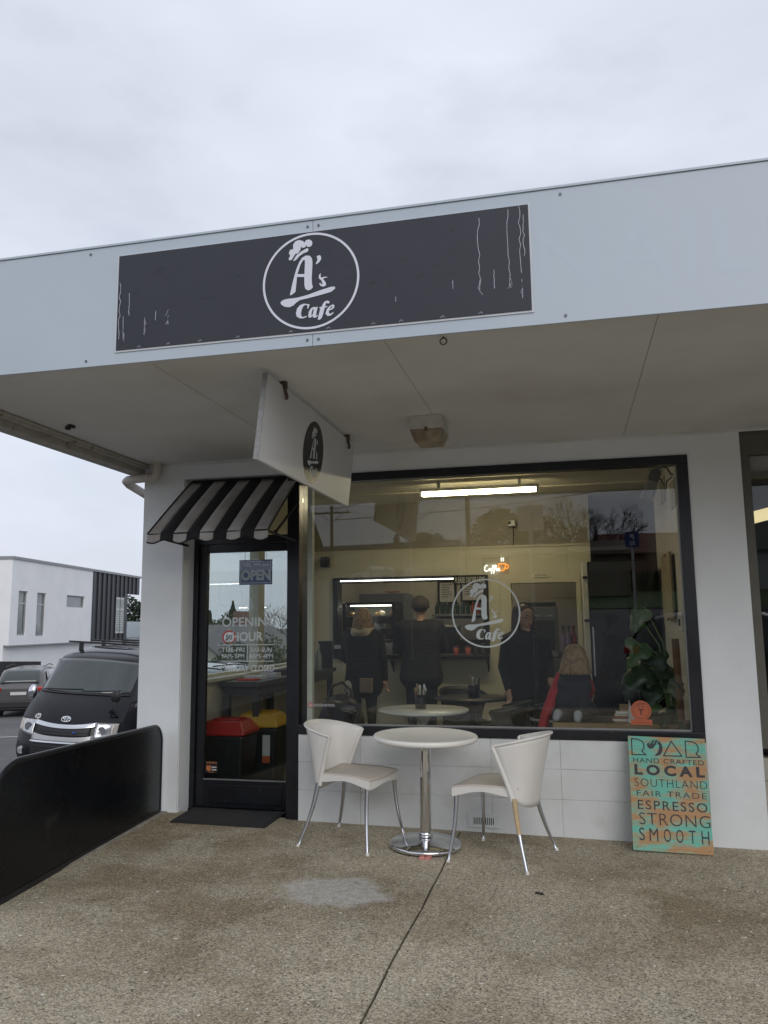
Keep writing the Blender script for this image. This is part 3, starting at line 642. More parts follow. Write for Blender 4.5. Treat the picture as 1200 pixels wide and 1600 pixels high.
# ================================================================== pavement furniture
def make_chair(name, label, loc, rz, seat_m, shell_m, leg_m, rim_m, group, wear=None):
    t = thing(name, label, 'chair', loc, rz, group)
    hw = lambda x: .188+.036*max(0, min(1, (x+.18)/.42))
    def zt(x, y):
        k = max(0, (x-.05)/.20); e = abs(y)/hw(x)
        return .455-.022*k*k-.012*(1-e*e)*(1-k*.6)
    def seat(u, v):
        x = -.185+.43*v; y = (u*2-1)*hw(x); x2 = x+.012*(1-(u*2-1)**2)*v; return (x2, y, zt(x, y))
    put('seat', MB().sheet(seat, 14, 16, -.012).mesh('seat'), seat_m, t, True)
    # deep rim running round the seat, lower edge arched between the legs
    P = []; n = 14
    for i in range(n+1): x = -.15+.395*i/n; P.append((x, -hw(x)-.004, .5+.5*cos(pi*(x+.15)/.395*2)))
    for i in range(1, 9): s = -1+2*i/9; P.append((.245+.012*(1-s*s), s*(hw(.245)+.004), .5+.5*cos(pi*(s+1))))
    for i in range(n+1): x = .245-.395*i/n; P.append((x, hw(x)+.004, .5+.5*cos(pi*(x+.15)/.395*2)))
    vs = []
    for x, y, k in P:
        zt_ = zt(min(x,.245), math.copysign(hw(x), y) if abs(y) > .2 else y)+.002; h = .030+.020*k
        q = Vector((x, y, 0)); c = Vector((.03, 0, 0)); d = (q-c).normalized()*.012
        vs += [(x-d.x, y-d.y, zt_), (x, y, zt_-.002), (x, y, zt_-h), (x-d.x, y-d.y, zt_-h)]
    fs = []
    for i in range(len(P)-1):
        o = i*4
        for a, b in ((0,1),(1,2),(2,3),(3,0)): fs.append((o+a, o+4+a, o+4+b, o+b))
    fs += [(0,1,2,3), tuple((len(P)-1)*4+q for q in (3,2,1,0))]
    put('seat_rim', MB().add(vs, fs, False).mesh('seat_rim'), rim_m, t, True)
    def shell(u, v, off=0):
        a = -pi/2+pi*u; k = v**1.15; c = max(0, cos(a)); cc = c**.75
        wdt = .188+.052*k+off; ex = -.145+.105*k; dp = .085+.205*k+off
        zb = .385-.055*c; ztp = .71+.065*cc
        return (ex-dp*cc, wdt*sin(a), zb+(ztp-zb)*v)
    put('backrest', MB().sheet(shell, 30, 12, .007).mesh('back'), shell_m, t, True)
    rim = [Vector(shell(i/40, 1)) for i in range(41)]
    put('top_rim', MB().tube([p+Vector((-.003,0,0)) for p in rim], .009, 8).mesh('rim'), rim_m, t, True)
    for s in (0, 1):
        put('back_edge', MB().tube([Vector(shell(s, i/10)) for i in range(11)], [.016-.003*i/10 for i in range(11)], 8).mesh('be'), rim_m, t, True)
    for sx, sy in ((1,1),(1,-1),(-1,1),(-1,-1)):
        if sx > 0: top = Vector((.222, sy*.205, .43)); ft = Vector((.255, sy*.282, 0))
        else: top = Vector((-.155, sy*.188, .40)); ft = Vector((-.258, sy*.282, 0))
        pts = []; rr = []
        for i in range(9):
            q = i/8; p = top.lerp(ft, q); p += Vector((-sx*.012, -sy*.010, 0))*sin(pi*q); p.z = top.z*(1-q)+.004*q
            pts.append(p); rr.append(.0165*(1-q)+.0085*q)
        pts.append(ft+Vector((0,0,.002))); rr.append(.0115)
        lg_ = put('leg', MB().tube(pts, rr, 12).mesh('leg'), leg_m, t, True)
        put('foot_cap', MB().tube([ft+Vector((0,0,.018)), ft], [.0105,.0125], 10).mesh('fc'), rim_m, lg_, True)
        if wear and (sx, sy) == wear:
            put('worn_patch', MB().tube([p+Vector((0,0,0)) for p in pts[:5]], [r+.0006 for r in rr[:5]], 12, caps=False).mesh('wp'), mat('bare_tan_sleeve', (.50,.38,.22), .7, var=.15, vscale=20), lg_, True)
    return t
CH = 'white moulded chairs on the footpath'
make_chair('cafe_chair', 'white moulded chair on splayed metal legs beside the cafe door', (-1.5, 5.425, fz(-1.5)), RAD(-12.3), seat_plastic, white_plastic, alu, white_plastic, CH)
make_chair('cafe_chair', 'white moulded chair with a tan worn rear leg, in front of the wall vent', (-.4725, 5.30, fz(-.47)), RAD(163.5), seat_plastic, white_plastic, alu, white_plastic, CH, wear=(-1, 1))

tb = thing('cafe_table', 'round white cafe table on chrome pedestal between two white chairs outside', 'table', (-.985, 5.37, fz(-.985)+.016), 0)
tb.rotation_euler = (RAD(.6), RAD(1.0), 0); WM[tb.name] = Matrix.LocRotScale(tb.location, tb.rotation_euler, None)
put('table_top', MB().lathe([(0,.668),(.30,.668),(.335,.672),(.346,.682),(.349,.695),(.345,.705),(.336,.709),(.330,.7072),(0,.7072)], 64).mesh('tt'), mat('table_white', (.84,.83,.785), .35, var=.05, vscale=4, rvar=.08), tb, True)
put('pedestal', MB().lathe([(.037,.028),(.037,.60),(.037,.655),(.09,.66),(.09,.667)], 32).mesh('pd'), chrome, tb, True)
put('base', MB().lathe([(.236,0),(.240,.006),(.238,.018),(.225,.026),(.14,.036),(.125,.042),(.06,.050),(.036,.052)], 56).mesh('bs'), chrome, tb, True)
put('base_collar', MB().lathe([(.036,.05),(.046,.052),(.046,.085),(.038,.09)], 28).mesh('bc'), chrome, tb, True)
pk = mat('red_packing', (.55,.22,.19), .8, var=.15, vscale=20)
for x, rz_ in ((-.965,.1),(-.925,-.12)):
    put('packing_block', MB().box(-.017,.017,-.022,.022,0,.0145).mesh('pb', .002), pk, loc=(x, 5.128-.01*(x+.95), fz(x)), rot=(0,0,rz_), label='faded red packing block under the table base, '+('nearer the cafe door' if x < -.95 else 'nearer the pavement joint'), cat='block', group='packing blocks under the table base')

# door mat
dm = mat('rubber_mat', (.022,.022,.024), .85, var=.25, vscale=30, bump=.6, bscale=180)
mm_ = thing('door_mat', 'black rubber door mat lying before the cafe entrance', 'mat', (-2.57, 5.79, .02))
MV = [(-2.93,5.56),(-2.19,5.57),(-2.20,6.015),(-2.97,6.02)]
put('mat_border', MB().add([(x,y,fz(x)+.001) for x, y in MV]+[(x,y,fz(x)+.010) for x, y in MV], [(0,3,2,1),(4,5,6,7),(0,1,5,4),(1,2,6,5),(2,3,7,6),(3,0,4,7)]).mesh('mb', .003), dm, mm_)
MI = [(-2.90,5.585),(-2.215,5.595),(-2.225,5.995),(-2.935,5.995)]
put('mat_pile', MB().add([(x,y,fz(x)+.009) for x, y in MI]+[(x,y,fz(x)+.0135) for x, y in MI], [(0,3,2,1),(4,5,6,7),(0,1,5,4),(1,2,6,5),(2,3,7,6),(3,0,4,7)]).mesh('mp', .002), mat('mat_pile', (.032,.033,.035), .95, var=.35, vscale=60, bump=1.0, bscale=260), mm_)

# black windbreak panel along the edge of the raised footpath
wb = thing('windbreak_panel', 'low black painted barrier panel with rounded corners along the footpath edge', 'barrier', (-3.02, 4.8, 0))
gloss = mat('gloss_black_panel', (.005,.006,.008), .28, var=.3, vscale=2.5, spec=.3, rvar=.10, bump=.04, bscale=5, c2=(.05,.048,.045), c2scale=3.5, c2lo=.66, c2hi=.82)
def wb_x(y): return -2.955-.20*(y-3.70)/2.15
def wb_out(off=0):
    y0, y1, z0 = 3.66+off, 5.80-off, .045; P = [(y0, z0), (y1, z0)]
    zt0, zt1 = .735-off, .690-off; r = .13
    for i in range(9): a = i/8*pi/2; P.append((y1-r+r*cos(a), zt1-r+r*sin(a)))
    r = .26
    for i in range(11): a = pi/2+i/10*pi/2; P.append((y0+r+r*cos(a), zt0-r+r*sin(a)))
    return P
pw_ = wb_out(); n = len(pw_)
put('panel', MB().add([(wb_x(y)-.010,y,z) for y, z in pw_]+[(wb_x(y)+.010,y,z) for y, z in pw_], [tuple(range(n)), tuple(range(2*n-1, n-1, -1))]).mesh('wp'), gloss, wb)
put('rim_tube', MB().tube([(wb_x(y),y,z) for y, z in pw_[1:]]+[(wb_x(pw_[0][0]),pw_[0][0],pw_[0][1])], .017, 10).mesh('rt'), mat('black_steel', (.012,.013,.018), .35, var=.2), wb)
put('bottom_rail', MB().bar((wb_x(3.68),3.68,.03),(wb_x(5.79),5.79,.03), .03, .05).mesh('br'), mat('black_steel'), wb)
put('concrete_nib', MB().bar((wb_x(3.3)-.09,3.3,.012),(wb_x(5.84)-.02,5.84,.012), .15, .05).mesh('cn', .01), mat('rough_nib', (.27,.25,.22), .9, var=.25, vscale=12, bump=.5, bscale=80), wb)

# painted coffee board leaning on the wall
bdz = fz(.58)
bd = thing('coffee_board', 'turquoise and orange hand painted coffee board leaning against the white wall', 'sign', (.587, 5.63, bdz))
lean = frame_mtx((.9986,.0,-.0225), (.0,.236,.9717), (.345, 5.605, bdz+.012)); 
_ux = Vector((1,.03,-.025)).normalized(); _uy = Vector((.0,.215,.976)); _uy = (_uy-_ux*_uy.dot(_ux)).normalized()
lean = frame_mtx(_ux, _uy, (.338, 5.60, bdz+.016))
BW, BH = .492, .715
bmt = distress_mat('distressed_paint', (.15,.46,.365), (.43,.245,.115))
me = MB().box(0,BW,0,BH,-.018,0).mesh('bd', .0015)
# material works on object z as height: turn the mesh so its own z runs up the board
tm = frame_mtx((1,0,0),(0,0,1),(0,0,0)); me.transform(tm)
put('board', me, bmt, bd, mtx=lean@tm.inverted())
inkm = ink
def bt(s, x0, x1, z0, z1, **kw): return (text_mesh(s, (x1-x0)*BW, (z1-z0)*BH, **kw), T((x0*BW, z0*BH, 0)))
def brow(name, parts): put(name, merge(parts), inkm, bd, mtx=lean@T((0,0,.0007)))
def stroke(pts, wdt, closed=True): return poly_mesh(ribbon([(x*BW, y*BH) for x, y in pts], wdt, closed), .0006)
Rp = [(.045,.83),(.045,.975),(.13,.972),(.185,.955),(.205,.93),(.205,.895),(.175,.865),(.225,.835)]
brow('roar_letter', [(stroke(Rp, .0075), None)]); brow('roar_letter', [(stroke([(x+.70,y-.003) for x, y in Rp], .0075), None)]); brow('roar_letter', [(stroke([(.455,.832),(.565,.965),(.690,.835)], .0075), None)])
deer = [(.245,.935),(.275,.945),(.30,.962),(.35,.976),(.40,.968),(.435,.940),(.448,.905),(.44,.865),(.41,.838),(.365,.828),(.335,.832),(.375,.855),(.395,.885),(.405,.915),(.395,.935),(.37,.93),(.345,.915),(.325,.895),(.28,.888),(.25,.905)]
brow('stag_roundel', [(poly_mesh([[(x*BW,y*BH) for x, y in deer]], .0006), None)])
put('stag_antlers', merge([(stroke(p, .004, False), None) for p in ([(.275,.93),(.30,.945),(.315,.975)],[(.30,.945),(.27,.965)],[(.33,.935),(.345,.96),(.375,.985)],[(.345,.96),(.335,.978)],[(.36,.93),(.385,.95),(.40,.975)])]), mat('board_turquoise', (.12,.46,.36), .7), bd, mtx=lean@T((0,0,.0014)))
brow('line_hand_crafted', [bt('HAND CRAFTED', .055, .965, .762, .805, bold=.004, spacing=1.12)])
brow('line_local', [bt('LOCAL', .065, .965, .652, .748, bold=.045, spacing=1.5)])
brow('line_southland', [bt('SOUTHLAND', .06, .985, .552, .622, bold=-.012, spacing=1.12)])
brow('line_fair_trade', [bt('FAIR TRADE', .08, .965, .468, .518, bold=-.004, spacing=1.2)])
brow('line_espresso', [bt('ESPRESSO', .085, .965, .352, .432, bold=.004, spacing=1.2)])
brow('line_strong', [bt('STRONG', .095, .985, .222, .325, bold=-.010, spacing=1.08)])
brow('line_smooth', [bt(ch, a, b, .085, .195, bold=.0) for ch, a, b in (('S',.085,.155),('M',.215,.325),('O',.395,.485),('O',.55,.64),('T',.71,.795),('H',.865,.96))])
for x, z in ((.955,.965),(.055,.968),(.06,.03),(.955,.03)): put('nail', MB().lathe([(.003,0),(.003,.0016),(0,.002)], 10).mesh('nl'), rust, bd, mtx=lean@T((x*BW, z*BH, 0)))
# dropped scrap
put('dark_scrap', MB().add([(-.25,4.62,.004),(-.20,4.625,.008),(-.205,4.65,.004),(-.245,4.645,.012)], [(0,1,2,3)]).add([(-.25,4.62,.0),(-.20,4.625,.0),(-.205,4.65,.0),(-.245,4.645,.0)], [(3,2,1,0)]).mesh('ds'), mat('scrap_dark', (.04,.035,.03), .9), loc=(0,0,fz(-.22)), label='small dark scrap of litter on the concrete footpath', cat='litter')

# ================================================================== cafe interior
cream_blk = mat('cream_block_paint', (.62,.585,.44), .6, var=.05, vscale=3); brick_bump(cream_blk, .40, .10, .006, .5, tone=.88)
cream = mat('cream_paint', (.60,.55,.41), .65, var=.05, vscale=2)
inner_white = mat('inner_white_paint', (.62,.60,.56), .6, var=.08, vscale=2, c2=(.5,.46,.40), c2scale=2, c2lo=.5, c2hi=.75)
ceil_m = mat('ceiling_paint', (.60,.55,.42), .8, var=.05)
floor_m = mat('vinyl_floor', (.16,.14,.12), .4, var=.15, vscale=5)
bx('interior_floor', -3.2, 1.3, 6.1, 12.6, -.12, .02, floor_m, kind='structure')
bx('interior_ceiling', -3.2, 1.0, 6.1, 12.6, 2.95, 3.05, ceil_m, kind='structure')
iw = put('interior_wall', None, None, kind='structure')
wall_poly([rect(-3.2,.27,.0,2.36), rect(-2.87,-.95,1.05,2.02), rect(-.67,.09,.021,1.92)], 9.6, 9.74, cream_blk, 'partition', iw)
wall_poly([rect(-3.2,.27,2.362,2.95)], 9.605, 9.735, mat('tan_board', (.27,.24,.18), .7, var=.06), 'upper_panel', iw)
bx('picture_rail', -3.19, .27, 9.585, 9.6045, 2.352, 2.375, cream, iw)
bx('side_wall', .95, 1.2, 6.1, 9.0, 0, 2.95, inner_white, iw)
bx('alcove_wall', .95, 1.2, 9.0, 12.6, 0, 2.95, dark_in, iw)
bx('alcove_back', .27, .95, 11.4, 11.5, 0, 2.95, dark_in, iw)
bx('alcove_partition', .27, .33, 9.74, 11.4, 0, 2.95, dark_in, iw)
bx('kitchen_back_wall', -3.2, .27, 11.75, 11.85, 0, 2.95, mat('kitchen_paint', (.42,.38,.30), .7, var=.08), iw)
bx('kitchen_end_wall', -3.2, -3.16, 9.74, 11.75, 0, 2.95, mat('kitchen_paint'), iw)
put('door_casing', MB().box(-.72,-.672,9.585,9.60,.02,1.965).box(.092,.14,9.585,9.60,.02,1.965).box(-.72,.14,9.584,9.6,1.922,1.967).mesh('dc'), cream, iw)
# side wall lining under and over the side windows
put('side_lining', MB().box(-3.2,-3.185,6.12,9.59,.02,.955).box(-3.2,-3.185,6.12,9.59,2.4,2.94).box(-3.2,-3.186,9.42,9.59,.956,2.399).mesh('sl'), cream, iw)
bx('window_board', -3.25, -3.12, 6.2, 9.42, .957, .985, cream_frame, iw)
put('ceiling_batten', MB().box(-3.1,.9,8.78,8.82,2.935,2.949).box(-3.1,.9,7.3,7.34,2.935,2.949).mesh('cb'), ceil_m, iw)

# serving hatch
ht = thing('serving_hatch', 'black framed serving hatch with counter ledge in the cream block wall', 'hatch', (-1.91, 9.6, 1.05))
blk = mat('satin_black', (.015,.015,.017), .45, var=.2)
put('frame', MB().box(-2.88,-2.82,9.56,9.75,1.04,2.03).box(-1.0,-.94,9.56,9.75,1.04,2.03).box(-2.82,-1.0,9.56,9.75,1.97,2.03).box(-2.82,-1.0,9.56,9.75,1.04,1.085).mesh('hf', .003), blk, ht)
bx('ledge', -2.2, -.93, 9.38, 9.56, 1.055, 1.085, mat('ledge_black', (.03,.03,.033), .3), ht, bevel=.003)
for x in (-2.12,-1.55,-.96): put('bracket', MB().bar((x,9.40,1.05),(x,9.59,.92), .015).box(x-.008,x+.008,9.585,9.6,.88,1.05).mesh('bk'), blk, ht)
bx('front_panel', -2.87, -2.2, 9.545, 9.56, 1.045, 1.14, blk, ht)
bx('steel_band', -2.86, -2.2, 9.54, 9.558, 1.155, 1.20, mat('brushed_steel', (.5,.5,.48), .35, metal=.8), ht)
led = emat('led_strip', (1, .97, .88), 6.0)
bx('led_strip', -2.78, -1.35, 9.545, 9.556, 1.985, 1.996, led, ht)
kl = thing('added_kitchen_light', 'added fill light on the kitchen ceiling, out of view above the hatch', 'ceiling light', (-1.6, 10.7, 2.88)); bx('diffuser', -2.2,-.9,10.66,10.74,2.86,2.90, emat('kitchen_fill_glow', (1.0,.90,.70), 18), kl); bx('housing', -2.22,-.88,10.64,10.76,2.9005,2.949, mat('lamp_white'), kl)  # invented lamp, hidden above the hatch opening, added to brighten the dim kitchen
bx('prep_counter', -3.1, .2, 9.9, 10.5, .02, 1.0, mat('counter_dark', (.06,.06,.06), .4), label='dark kitchen prep counter standing behind the serving hatch', cat='counter')
# cake cabinet
ck = thing('cake_cabinet', 'curved glass cake display cabinet lit from inside beyond the hatch', 'display cabinet', (-2.5, 10.15, 1.0))
put('end_panel', MB().box(-2.86,-2.82,9.92,10.4,1.0,1.72).mesh('e'), blk, ck); put('end_panel', MB().box(-2.2,-2.16,9.92,10.4,1.0,1.72).mesh('e'), blk, ck)
bx('cabinet_base', -2.82,-2.2,9.92,10.4,1.0,1.22, mat('brushed_steel'), ck)
for z in (1.25,1.40,1.55):
    sh_ = bx('shelf', -2.815,-2.205,9.98,10.36,z,z+.012, mat('shelf_glass', (.4,.42,.40), .2), ck)
    for k in range(6):
        x = -2.76+k*.10+rnd.uniform(-.02,.02); put('cake', MB().lathe([(.0,0),(.035,0),(.04,.03),(.03,.05),(0,.055)], 12, (x, 10.12+rnd.uniform(-.05,.05), z+.012)).mesh('ck'), mat(('cake_a','cake_b','cake_c')[k%3], ((.35,.2,.08),(.5,.42,.3),(.16,.07,.04))[k%3], .8), sh_)
bx('lamp_strip', -2.78,-2.24,10.02,10.06,1.685,1.70, emat('cabinet_lamp', (1,.95,.8), 7), ck)
bx('cabinet_top', -2.84,-2.18,10.0,10.4,1.705,1.735, blk, ck)
def cg(u, v): a = pi/2*v; return (-2.82+.62*u, 10.03-.11*cos(a*.9), 1.23+.475*sin(a))
put('curved_glass', MB().sheet(cg, 2, 12, .004).mesh('cg'), glass, ck)
put('back_panel', MB().box(-2.82,-2.2,10.37,10.39,1.22,1.7).mesh('bp'), mat('cabinet_back', (.30,.30,.28), .5), ck)
# kitchen wall things
def menu(x0,x1,z0,z1,lab,c=(.45,.43,.38)):
    t = thing('framed_menu', lab, 'menu', ((x0+x1)/2, 11.74, z0))
    put('frame', MB().box(x0,x1,11.70,11.745,z1-.035,z1).box(x0,x1,11.70,11.745,z0,z0+.03).box(x0,x0+.03,11.702,11.745,z0+.03,z1-.035).box(x1-.03,x1,11.702,11.745,z0+.03,z1-.035).mesh('f'), blk, t)
    bx('sheet', x0+.03,x1-.03,11.72,11.74,z0+.03,z1-.035, mat('menu_sheet', c, .7, var=.1, vscale=12), t)
    put('printed_lines', merge([(poly_mesh([rect(0, (x1-x0-.12)*rnd.uniform(.5,1), -k*.035, -k*.035+.012)], .0006), None) for k in range(int((z1-z0-.14)/.035))]), mat('menu_ink', (.12,.11,.10), .8), t, mtx=facing((x0+.06, 11.718, z1-.085)))
menu(-1.90,-1.62,1.74,2.10,'narrow black framed menu sheet on the kitchen wall'); menu(-1.56,-1.16,1.76,2.10,'wide black framed menu sheet beside the narrow one in the kitchen')
gs = thing('bottle_shelf', 'shelf of dark green drink crates on the kitchen wall', 'shelf', (-1.5, 11.6, 1.58)); bx('board', -1.95,-1.0,11.45,11.745,1.56,1.59, mat('shelf_grey', (.2,.2,.19), .6), gs)
bx('cupboard', -1.95,-1.0,11.40,11.74,1.22,1.52, mat('cupboard_grey', (.24,.23,.21), .6), gs)
for k in range(11):
    t = put('bottle', MB().lathe([(.032,0),(.034,.01),(.034,.10),(.014,.135),(.014,.165),(0,.166)], 12).mesh('bt'), mat('bottle_red' if k in (7,8) else 'bottle_green', (.28,.05,.03) if k in (7,8) else (.025,.05,.025), .25), loc=(-1.88+k*.075, 11.52, 1.5905), label=('first','second','third','fourth','fifth','sixth','seventh','first red','second red','eighth','ninth')[k]+(' bottle' if k in (7,8) else ' dark green bottle')+' along the kitchen shelf, counting from the narrow menu', cat='bottle', group='bottles on the kitchen shelf')
rs = thing('red_word_sign', 'small red cut out word sign on the kitchen wall', 'sign', (-2.6, 11.74, 1.89)); put('letters', text_mesh('COMFORT', .22, .06, bold=.03), mat('sign_red', (.30,.04,.03), .6), rs, mtx=facing((-2.71, 11.745, 1.89)))
bx('kitchen_fridge', -2.95,-2.27,11.1,11.7,.02,1.89, mat('fridge_grey', (.16,.18,.19), .4, var=.05), bevel=.01, label='dark grey upright fridge against the kitchen wall', cat='fridge')
def cup(x, y, z, c, nm, lab): 
    t = thing('takeaway_cup', lab, 'cup', (x,y,z), group='cups on the hatch ledge'); put('cup', MB().lathe([(.028,0),(.036,.085),(.034,.085)], 16).mesh('cp'), mat(nm, c, .5), t, True); put('lid', MB().lathe([(.038,.085),(.038,.092),(.03,.098),(0,.098)], 16).mesh('ld'), blk, t, True)
cup(-1.33,9.47,1.0855,(.40,.08,.05),'cup_red','short orange red cup on the hatch ledge next to the man'); cup(-1.19,9.48,1.0855,(.46,.10,.06),'cup_red2','orange red cup on the hatch ledge next to two dark jars'); 
for k, x in enumerate((-1.09,-1.01)): put('storage_jar', MB().lathe([(.034,0),(.036,.09),(.030,.10),(.034,.105),(.034,.125),(0,.127)], 16).mesh('j'), mat('jar_dark', (.05,.05,.05), .2), loc=(x,9.47,1.0855), label=('dark storage jar on the hatch ledge beside the red cup','dark storage jar at the end of the hatch ledge')[k], cat='jar', group='jars on the hatch ledge')
em = thing('espresso_machine', 'black and steel espresso machine just inside the hatch', 'coffee machine', (-1.65, 10.1, 1.0))
put('body', MB().box(-1.95,-1.4,9.95,10.4,1.07,1.40).mesh('b', .015), blk, em); put('top_tray', MB().box(-1.97,-1.38,9.93,10.42,1.401,1.43).mesh('t', .004), mat('brushed_steel'), em); put('drip_tray', MB().box(-1.93,-1.42,9.82,9.95,1.0,1.08).mesh('d', .004), mat('brushed_steel'), em)
for x in (-1.8,-1.55): put('group_head', MB().lathe([(.035,-.06),(.035,0)], 14, (x,9.9,1.30)).bar((x,9.88,1.25),(x,9.76,1.24),.018).mesh('g'), chrome, em)
# order sign, neon sign, camera, speaker, staff sign
osn = thing('order_here_sign', 'narrow black sign reading PLEASE ORDER HERE above the hatch corner', 'sign', (-1.15, 9.55, 1.92)); bx('plate', -1.35,-.95,9.52,9.552,1.915,2.02, blk, osn); put('words', text_mesh('PLEASE ORDER HERE', .36, .07, bold=.02), mat('sign_pale', (.55,.53,.47), .6), osn, mtx=facing((-1.33,9.519,1.933)))
ne = thing('neon_coffee_sign', 'glowing white and orange neon coffee cup sign on the cream wall', 'neon sign', (-.84, 9.56, 2.03))
nw = emat('neon_white', (1,.97,.9), 2.6); no = emat('neon_orange', (1,.28,.02), 2.4)
bx('backing', -1.0,-.68,9.585,9.595,2.03,2.24, glass_mat('clear_acrylic', (.97,.97,.97), .03), ne)
def tube2(pts, r=.0036): return MB().tube([(x, 9.57, z) for x, z in pts], r, 6)
c0, z0 = -.98, 2.06
wr_ = tube2([(c0+.045,z0+.075),(c0+.03,z0+.085),(c0+.008,z0+.06),(c0+.005,z0+.025),(c0+.022,z0+.008),(c0+.045,z0+.02)])
for pts in ([(.055,.035),(.065,.045),(.078,.035),(.072,.015),(.06,.015),(.055,.035)], [(.085,-.02),(.095,.04),(.11,.085),(.118,.075),(.105,.045)], [(.112,-.02),(.122,.04),(.137,.085),(.145,.075),(.132,.045)], [(.14,.03),(.16,.035),(.155,.045),(.145,.035),(.148,.012),(.165,.015)], [(.168,.03),(.186,.035),(.181,.045),(.171,.035),(.174,.012),(.192,.015)], [(.205,.125),(.212,.14),(.205,.155),(.212,.17)], [(.228,.125),(.235,.14),(.228,.155),(.235,.17)]):
    b = tube2([(c0+x, z0+z) for x, z in pts]); wr_.add(b.v, b.f, True)
put('white_script', wr_.mesh('nw'), nw, ne)
cp_ = tube2([(c0+.175,z0+.095),(c0+.178,z0+.05),(c0+.195,z0+.015),(c0+.235,z0+.015),(c0+.252,z0+.05),(c0+.255,z0+.095),(c0+.175,z0+.095)]); b = tube2([(c0+.255,z0+.085),(c0+.285,z0+.08),(c0+.29,z0+.055),(c0+.275,z0+.035),(c0+.25,z0+.04)]); cp_.add(b.v, b.f, True)
put('orange_cup', cp_.mesh('no'), no, ne)
sc_ = thing('security_camera', 'small white security camera with hanging cord high on the wall', 'camera', (-.63, 9.56, 2.6)); put('body', MB().box(-.67,-.59,9.50,9.60,2.60,2.67).mesh('b', .01), mat('camera_white', (.6,.6,.58), .5), sc_); put('lens', MB().tube([(-.655,9.501,2.64),(-.655,9.485,2.64)], .02, 14).mesh('l'), blk, sc_); put('cord', MB().tube([(-.62,9.59,2.60),(-.615,9.59,2.5),(-.625,9.59,2.42),(-.62,9.59,2.37)], .005, 6).mesh('c'), blk, sc_)
sp = thing('wall_speaker', 'small black wall speaker in the corner near the side window', 'speaker', (-2.97, 9.55, 2.18)); put('cabinet', MB().box(-3.02,-2.92,9.46,9.58,2.17,2.30).mesh('b', .008), blk, sp); put('cone', MB().lathe([(.035,0),(.03,.006),(.01,-.002),(0,0)], 16).mesh('c'), mat('cone_grey', (.05,.05,.05), .6), sp, mtx=facing((-2.97,9.459,2.23)))
sf = thing('staff_sign', 'small cream sign over the kitchen doorway', 'sign', (-.31, 9.58, 1.985)); bx('plate', -.41,-.21,9.578,9.584,1.985,2.03, mat('sign_cream', (.66,.62,.48), .6), sf); put('words', text_mesh('Staff Only', .15, .026, bold=.01), ink, sf, mtx=facing((-.385,9.577,1.995)))
# through the doorway
ov = thing('kitchen_oven', 'grey bench oven with dark tray on top beyond the kitchen doorway', 'oven', (-.42, 11.2, .02))
bx('stand', -.68,-.14,10.9,11.4,.02,1.0, mat('counter_dark'), ov); bx('body', -.66,-.16,10.88,11.4,1.0,1.66, mat('oven_grey', (.30,.30,.27), .4, var=.08), ov, bevel=.01); bx('glass_front', -.62,-.20,10.868,10.879,1.08,1.48, mat('oven_glass', (.10,.10,.09), .15), ov); bx('handle', -.6,-.22,10.84,10.86,1.53,1.55, chrome, ov)
put('baking_tray', MB().box(-.60,-.18,10.9,11.3,1.6605,1.72).mesh('t', .008), mat('tray_dark', (.05,.06,.04), .6), label='dark baking tray lying on top of the kitchen oven', cat='tray')
bs_ = bx('bottle_bench', -.13,.09,10.4,10.8,.02,1.08, mat('counter_dark'), label='narrow dark bench just beyond the kitchen doorway', cat='bench')
for k, (x, y, c) in enumerate(((-.09,10.55,(.20,.14,.24)),(-.02,10.5,(.16,.12,.22)),(.04,10.58,(.30,.05,.04)))):
    put('spray_bottle', MB().lathe([(.035,0),(.038,.02),(.038,.18),(.015,.24),(.015,.30),(.025,.305),(.02,.33),(0,.332)], 14).mesh('s'), mat('spray_%d' % k, c, .35), loc=(x,y,1.08), label=('purple cleaning bottle against the oven side','dull violet cleaning bottle in the middle of the bench','red topped cleaning bottle next to the door casing')[k], cat='bottle', group='cleaning bottles')
# fridge in the dark corner
fg = thing('drinks_fridge', 'tall black drinks fridge with white side panel near the doorway', 'fridge', (.42, 8.95, .02))
bx('cabinet', .205,.80,8.62,9.3,.02,2.08, mat('fridge_black', (.012,.013,.014), .25, var=.1), fg, bevel=.008); bx('white_side', .15,.203,8.60,9.3,.02,2.09, mat('fridge_white', (.62,.60,.52), .4), fg, bevel=.004)
bx('door_glass', .22,.785,8.605,8.619,.25,1.98, mat('black_glass', (.008,.009,.010), .06), fg); bx('handle', .225,.24,8.575,8.6,.9,1.4, chrome, fg)
for z in (1.9,1.45): bx('hinge', .15,.20,8.585,8.60,z,z+.03, blk, fg)
# ceiling light
fl = thing('ceiling_light', 'glowing fluorescent tube light hung below the cafe ceiling', 'ceiling light', (-.88, 8.2, 2.80))
lit = emat('fluorescent_lit', (1.0,.86,.56), 36); bx('diffuser', -1.47,-.28,8.17,8.23,2.795,2.835, lit, fl, bevel=.008); bx('housing', -1.50,-.25,8.155,8.245,2.8365,2.868, mat('lamp_white'), fl)
for x in (-1.30,-.45): put('hanger', MB().bar((x,8.2,2.868),(x,8.2,2.95), .03).mesh('h'), mat('lamp_white'), fl)
for x in (-1.49,-.27): bx('end_cap', x-.012,x+.012,8.165,8.235,2.792,2.836, mat('lamp_white'), fl)
nl = thing('neighbour_light', 'pale warm tube lamp inside the neighbouring shop', 'ceiling light', (1.62, 7.0, 2.4)); put('shade', MB().capsule((1.43,7.0,2.27),(2.5,7.3,2.55),.05,.05).mesh('s'), emat('warm_tube', (1,.80,.42), .9), nl); put('stem', MB().bar((2.0,7.16,2.44),(2.0,7.16,2.95), .02).mesh('st'), olive, nl)
